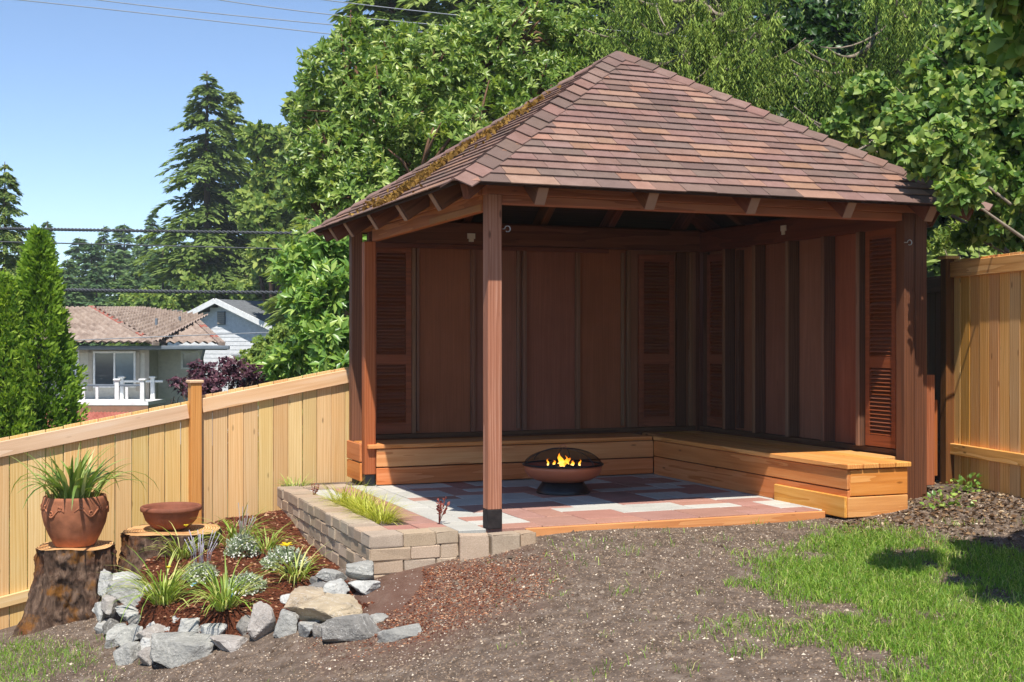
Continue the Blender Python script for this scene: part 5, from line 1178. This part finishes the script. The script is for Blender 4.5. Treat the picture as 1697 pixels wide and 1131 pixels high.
def mound(label, px, py, r, h, seed, spikes=0):
    global rng
    rng = np.random.default_rng(seed); p_ = bed_at(px, py); t = thing('silver_plant', label, 'plant', p_, 0, 'white-flowered silver plants in the bed'); n = 900
    d = rdir(n); d[:, 2] = abs(d[:, 2]); f = .55+.5*rng.random(n); P = d*np.array([r, r, h])*f[:, None]; D = norm(d+rng.normal(0, .5, d.shape)+np.array([0, 0, .4]))
    put('foliage', leaf_mesh('foliage', 'long', P, D, rdir(n), rng.uniform(.018, .04, n)), 'silver', t); k = 150; d = rdir(k); d[:, 2] = abs(d[:, 2]); P = d*np.array([r, r, h])*1.04; m = 4
    a = np.tile(np.arange(m)*math.pi/2, k); PP = np.repeat(P, m, 0); ax = np.repeat(norm(d+np.array([0, 0, .6])), m, 0); e1 = norm(np.cross(ax, np.array([.3, .9, .1]))); e2 = np.cross(ax, e1)
    put('flowers', leaf_mesh('flowers', 'round', PP, e1*np.cos(a)[:, None]+e2*np.sin(a)[:, None]+ax*.3, ax, rng.uniform(.006, .011, k*m)), 'petal_white', t, None, 'stuff')
    if spikes:
        mb = MB(); rr = random.Random(seed); PP = []
        for _ in range(spikes):
            a = rr.uniform(0, 6.28); q = rr.uniform(0, r*.6); L = rr.uniform(.16, .3); e = Vector((q*math.cos(a)*2+rr.gauss(0, .02), q*math.sin(a)*2, h*.6+L)); mb.tube([(q*math.cos(a), q*math.sin(a), h*.3), e*.6+Vector((0, 0, .03)), e], [.0014, .0012, .0028], 4)
        put('flower_stems', mb.mesh('flower_stems', True), 'lavender', t)
mound('silver plant with tall lavender spikes near the low stump', 333, 962, .12, .11, 301, 26); mound('round silver plant covered in white flowers behind the front rocks', 408, 982, .13, .12, 302); mound('wide silver plant beside the yellow daylily flower', 472, 940, .15, .13, 303); mound('silver plant at the back of the bed between daylilies', 402, 920, .12, .14, 304, 14)
for (px, py, lab) in ((335, 968, 'small blue and white plant tag beside the lavender spikes'), (397, 988, 'small blue and white plant tag under the round silver plant')):
    p_ = bed_at(px-10, py+4); o = put('plant_tag', box_mesh(.075, .022, .002, 0), 'white_plastic'); o.matrix_basis = T(p_.x, p_.y-.03, p_.z+.03) @ RZ(.6) @ Matrix.Rotation(R(-35), 4, 'Y') @ Matrix.Rotation(R(40), 4, 'X'); tag(o, lab, 'plant tag'); MW[o.name] = Matrix()
    M.setdefault('tag_blue', plain('tag_blue', C('2f86a8'), .4)); put('tag_print', box_mesh(.045, .018, .001, 0, 'tag_blue'), None, o, T(-.01, 0, .0022))
    mw = o.children[0]; mw.matrix_basis = T(-.01, 0, .0022)
for k, (px, py, lab) in enumerate(((425, 1008, 'tiny green succulent in the mulch above the leaning slab'), (262, 1052, 'tiny succulent tucked between the border rocks'))):
    clump('succulent', lab, bed_at(px, py), 26, .045, .016, 'lily', 320+k, (.3, 1.2), (.0, .4), .05)
# planter strip beside the patio
YG = 'yellow grass tufts in the block planter'
for k, (v, n) in enumerate(((.62, 230), (.98, 230), (1.36, 230), (1.72, 160))):
    lab = ('golden grass tuft nearest the red-leaved sprig in the block planter', 'golden grass tuft in the middle of the planter row', 'golden grass tuft next to the pavers in the planter row', 'golden grass tuft farthest along the planter row')[k]
    clump('grass_tuft', lab, gl(-.6, v, -.03), n, .29, .0055, 'yellow_grass', 340+k, (.1, 1.0), (.6, 1.8), .075, 'plant', YG)
clump('grass_tuft', 'green weedy tuft at the fence end of the block planter', gl(-.72, 2.9, 0), 60, .16, .008, 'lily', 350, (.3, 1.1), (.3, 1.2), .1)
for k, (u, v, s, lab) in enumerate(((-.28, .30, .2, 'bare reddish sprig growing beside the red pavers'), (-.74, 2.1, .12, 'small reddish sprig at the back of the block planter'))):
    p_ = gl(u, v, 0); t = thing('red_sprig', lab, 'plant', p_); mb = MB(); rr = random.Random(360+k); P = []; D = []
    for _ in range(5):
        a = rr.uniform(0, 6.28); e = Vector((math.cos(a)*s*.35, math.sin(a)*s*.35, s*rr.uniform(.6, 1))); mb.tube([(0, 0, 0), e*.5+Vector((0, 0, .01)), e], [.003, .0025, .0015], 5)
        for f in np.linspace(.45, 1, 9): P.append(e*f); a2 = rr.uniform(0, 6.28); D.append((math.cos(a2), math.sin(a2), .7))
    put('stem', mb.mesh('stem', True), 'red_leaf', t); put('foliage', leaf_mesh('foliage', 'ovate', np.array(P), norm(np.array(D)), rdir(len(P)), np.full(len(P), s*.13)), 'red_leaf', t)
# weeds at the foot of the right fence
for k, (px, py) in enumerate(((1600, 815), (1570, 842))):
    p_ = hit(px, py); rng = np.random.default_rng(380+k); t = thing('weed', ('leafy green weed at the foot of the right fence', 'small weed beside the bench end and right fence post')[k], 'plant', p_); n = 70-25*k; d = rdir(n); d[:, 2] = abs(d[:, 2]); P = d*np.array([.2, .12, .13])*rng.random((n, 1))**.5
    put('foliage', leaf_mesh('foliage', 'ovate', P, norm(d+rng.normal(0, .4, d.shape)), norm(np.array([0, 0, 1.])+rng.normal(0, .4, d.shape)), rng.uniform(.03, .06, n)), 'laurel', t)
# ------------------------------------------------------------------ lawn, gravel, bark and litter
rng = np.random.default_rng(500)
def hp(pts): return np.array([[*hit(px, py)][:2] for px, py in pts])
LAWN = np.vstack([hp([(1255, 935), (1345, 893), (1440, 886), (1560, 896), (1690, 915)]), [(4.2, 8.1), (4.5, 5.0), (2.6, 3.2), (1.6, 4.6)], hp([(1400, 1128), (1345, 1040), (1265, 985)])])
LEFT = np.vstack([hp([(0, 1070), (60, 1048), (120, 1056), (175, 1066), (198, 1092), (150, 1129)]), [(-2.3, 6.4), (-4.5, 6.2), (-4.8, 8.6)]])
BARE = np.array([hit(1590, 968)[:2], hit(1660, 995)[:2], hit(1440, 1100)[:2]])
def blades(name, P2, h, w, mat='grass', flat=.5):
    n = len(P2); z = zg(P2[:, 0], P2[:, 1]); B = np.c_[P2, z-.004]; a = rng.uniform(0, 6.28, n); lean = rng.normal(0, flat, (n, 2))*h[:, None]; side = np.stack([np.cos(a), np.sin(a), 0*a], -1)*w[:, None]/2
    mid = B+np.c_[lean*.35, h*.6]; tip = B+np.c_[lean*1.15, h*np.clip(1-.25*np.linalg.norm(lean, axis=1)/h, .4, 1)]
    V = np.stack([B-side, B+side, mid+side*.8, mid-side*.8, tip+side*.12, tip-side*.12], 1).reshape(-1, 3); i = np.arange(n)*6
    Fq = np.concatenate([np.stack([i, i+1, i+2, i+3], -1), np.stack([i+3, i+2, i+4, i+5], -1)])
    return put(name, fast_mesh(name, V, Fq, np.repeat(np.clip(rng.beta(2, 2.2, n), 0, .98), 6)), mat)
def sample(n, x0, x1, y0, y1): return np.c_[rng.uniform(x0, x1, n), rng.uniform(y0, y1, n)]
P = sample(230000, .2, 4.3, 3.4, 9.4); d = poly_sd(LAWN, P[:, 0], P[:, 1]); nz = fbm(P[:, 0], P[:, 1], 5.5, 21); nf = fbm(P[:, 0], P[:, 1], 17, 22)
prob = np.where(d > 0, .45+.6*sstep(0, .35, d), 0)*sstep(-.55, .25, nz+.55*nf+.25+d*.45)+np.where(d <= 0, .42*np.exp(d/.45)*sstep(.12, .6, nz+.6*nf), 0)
for b_ in BARE: prob *= sstep(.05, .22, np.hypot(P[:, 0]-b_[0], (P[:, 1]-b_[1])*.8)+.05*nf)
P = P[rng.random(len(P)) < prob]; o = blades('lawn_grass', P, rng.uniform(.025, .07, len(P)), rng.uniform(.003, .0055, len(P)), flat=.55); o['kind'] = 'stuff'; o['label'] = 'patchy sunlit lawn grass on the right'
P = sample(60000, -5, -2.0, 6, 9.6); d = poly_sd(LEFT, P[:, 0], P[:, 1]); nz = fbm(P[:, 0], P[:, 1], 5, 24); prob = np.where(d > 0, .5*sstep(0, .3, d)*sstep(-.6, .2, nz+d), .15*np.exp(d/.15)*(nz > .1))
P = P[rng.random(len(P)) < prob]; o = blades('lawn_grass', P, rng.uniform(.025, .065, len(P)), rng.uniform(.003, .0055, len(P)), flat=.6); o['kind'] = 'stuff'; o['label'] = 'thin lawn grass below the stump and rocks'
P = sample(60000, -2.4, 2.2, 4.2, 8.7); nz = fbm(P[:, 0], P[:, 1], 6, 26)+.7*fbm(P[:, 0], P[:, 1], 19, 27); front_ = np.exp(-((P[:, 0]-.9)/1.3)**2); prob = sstep(.55, 1.1, nz)*.5*(front_*(P[:, 0] > -.2)+.15)*(poly_sd(BED, P[:, 0], P[:, 1]) < -.02)
P = P[rng.random(len(P)) < prob]; P = P[[(GM.inverted() @ Vector((x, y, 0))).y < -.3 for x, y in P]]; o = blades('grass_sprouts', P, rng.uniform(.012, .04, len(P)), rng.uniform(.003, .005, len(P))); o['kind'] = 'stuff'; o['label'] = 'sparse grass sprouts in the gravelly soil'
def chips(name, P2, zf, size, mat, rnd, flat=.5, label=None):
    n = len(P2); z = zf(P2[:, 0], P2[:, 1]); c = np.c_[P2, z+size*.12]; t4 = np.array([(1, 0, -.4), (-.5, .8, -.4), (-.5, -.8, -.4), (0, 0, .7)]); a = rng.uniform(0, 6.28, n); sx = size*rng.uniform(.6, 1.5, n); ca, sa = np.cos(a), np.sin(a)
    L = t4[None]*np.stack([sx, size*rng.uniform(.5, 1, n), size*flat], -1)[:, None, :]+rng.normal(0, .12, (n, 4, 3))*size[:, None, None]
    V = np.stack([L[..., 0]*ca[:, None]-L[..., 1]*sa[:, None], L[..., 0]*sa[:, None]+L[..., 1]*ca[:, None], L[..., 2]], -1)+c[:, None]; i = np.arange(n)[:, None]*4
    Fq = np.concatenate([i+np.array([[0, 1, 3]]), i+np.array([[1, 2, 3]]), i+np.array([[2, 0, 3]])]); o = put(name, fast_mesh(name, V.reshape(-1, 3), Fq, np.repeat(rnd, 4)), mat); o['kind'] = 'stuff'
    if label: o['label'] = label
    return o
P = sample(210000, -3.6, 4.4, 4.3, 9.9); loc = (P-np.array(GO)[:2])@np.array([[math.cos(GA), -math.sin(GA)], [math.sin(GA), math.cos(GA)]])
P = P[(loc[:, 1] < -.08) | (loc[:, 0] > 3.3) | (loc[:, 0] < -1.0)]; P = P[poly_sd(BED, P[:, 0], P[:, 1]) < -.03]
chips('gravel', P, zg, rng.gamma(2.4, .0018, len(P))+.0018, 'chip', np.clip(rng.beta(1.5, 2.1, len(P)), 0, .985), .6, 'fine pale grit scattered over the bare soil')
P = sample(26000, -3.3, -.5, 7.4, 11.7); P = P[poly_sd(BED, P[:, 0], P[:, 1]) > .02]
chips('bark_chips', P, bed_surface, rng.uniform(.008, .024, len(P)), 'mulch_chip', np.clip(rng.beta(2, 2.2, len(P)), 0, .98), .3, 'reddish bark chips covering the planting bed')
P = sample(20000, -1.2, .4, 7.1, 8.6); d = np.hypot(P[:, 0]+.45, P[:, 1]-7.8); loc = (P-np.array(GO)[:2])@np.array([[math.cos(GA), -math.sin(GA)], [math.sin(GA), math.cos(GA)]]); P = P[(rng.random(len(P)) < np.exp(-(d/.62)**4)) & (loc[:, 1] < -.2) & (poly_sd(BED, P[:, 0], P[:, 1]) < .05)]
chips('bark_chips', P, zg, rng.uniform(.005, .013, len(P)), 'mulch_chip', np.clip(rng.beta(2, 2.2, len(P)), 0, .98), .35, 'fine bark spilled at the foot of the block wall')
P = sample(7000, 2.3, 4.2, 8.2, 12); loc = (P-np.array(GO)[:2])@np.array([[math.cos(GA), -math.sin(GA)], [math.sin(GA), math.cos(GA)]]); P = P[((loc[:, 0] > 3.25) | (loc[:, 1] < -.35)) & (P[:, 0] < 3.95) & (rng.random(len(P)) < np.exp(-np.abs(P[:, 1]-9.3)/.9))]; n = len(P)
Q = np.c_[P, zg(P[:, 0], P[:, 1])+.006]; o = put('leaf_litter', leaf_mesh('leaf_litter', 'ovate', Q, norm(np.c_[rng.normal(0, 1, (n, 2)), rng.normal(0, .2, n)]), norm(np.array([0, 0, 1.])+rng.normal(0, .35, (n, 3))), rng.uniform(.015, .05, n)), 'litter'); o['kind'] = 'stuff'; o['label'] = 'dry leaf litter along the right fence'

P = sample(5200, -3.2, 4.2, 4.3, 9.6); loc = (P-np.array(GO)[:2])@np.array([[math.cos(GA), -math.sin(GA)], [math.sin(GA), math.cos(GA)]]); P = P[(loc[:, 1] < -.12) & (poly_sd(BED, P[:, 0], P[:, 1]) < -.05)]
chips('soil_clods', P, zg, rng.gamma(2.2, .0042, len(P))+.005, 'clod', np.clip(rng.beta(2, 2, len(P)), 0, .98), .7, 'small soil clods lying on the bare ground')
# ------------------------------------------------------------------ summer haze
HAZE = .0006
hm = bpy.data.materials.new('haze'); hm.use_nodes = True; hn = hm.node_tree.nodes; hn.remove(hn['Principled BSDF'])
pv = hn.new('ShaderNodeVolumePrincipled'); pv.inputs['Color'].default_value = (.86, .93, 1, 1); pv.inputs['Density'].default_value = HAZE; pv.inputs['Anisotropy'].default_value = .1
hm.node_tree.links.new(pv.outputs[0], hn['Material Output'].inputs['Volume'])
mb = MB(); mb.box((0, 320, 13), (812, 772, 40)); M['haze'] = hm
o = put('haze', mb.mesh('haze'), 'haze'); o['kind'] = 'stuff'
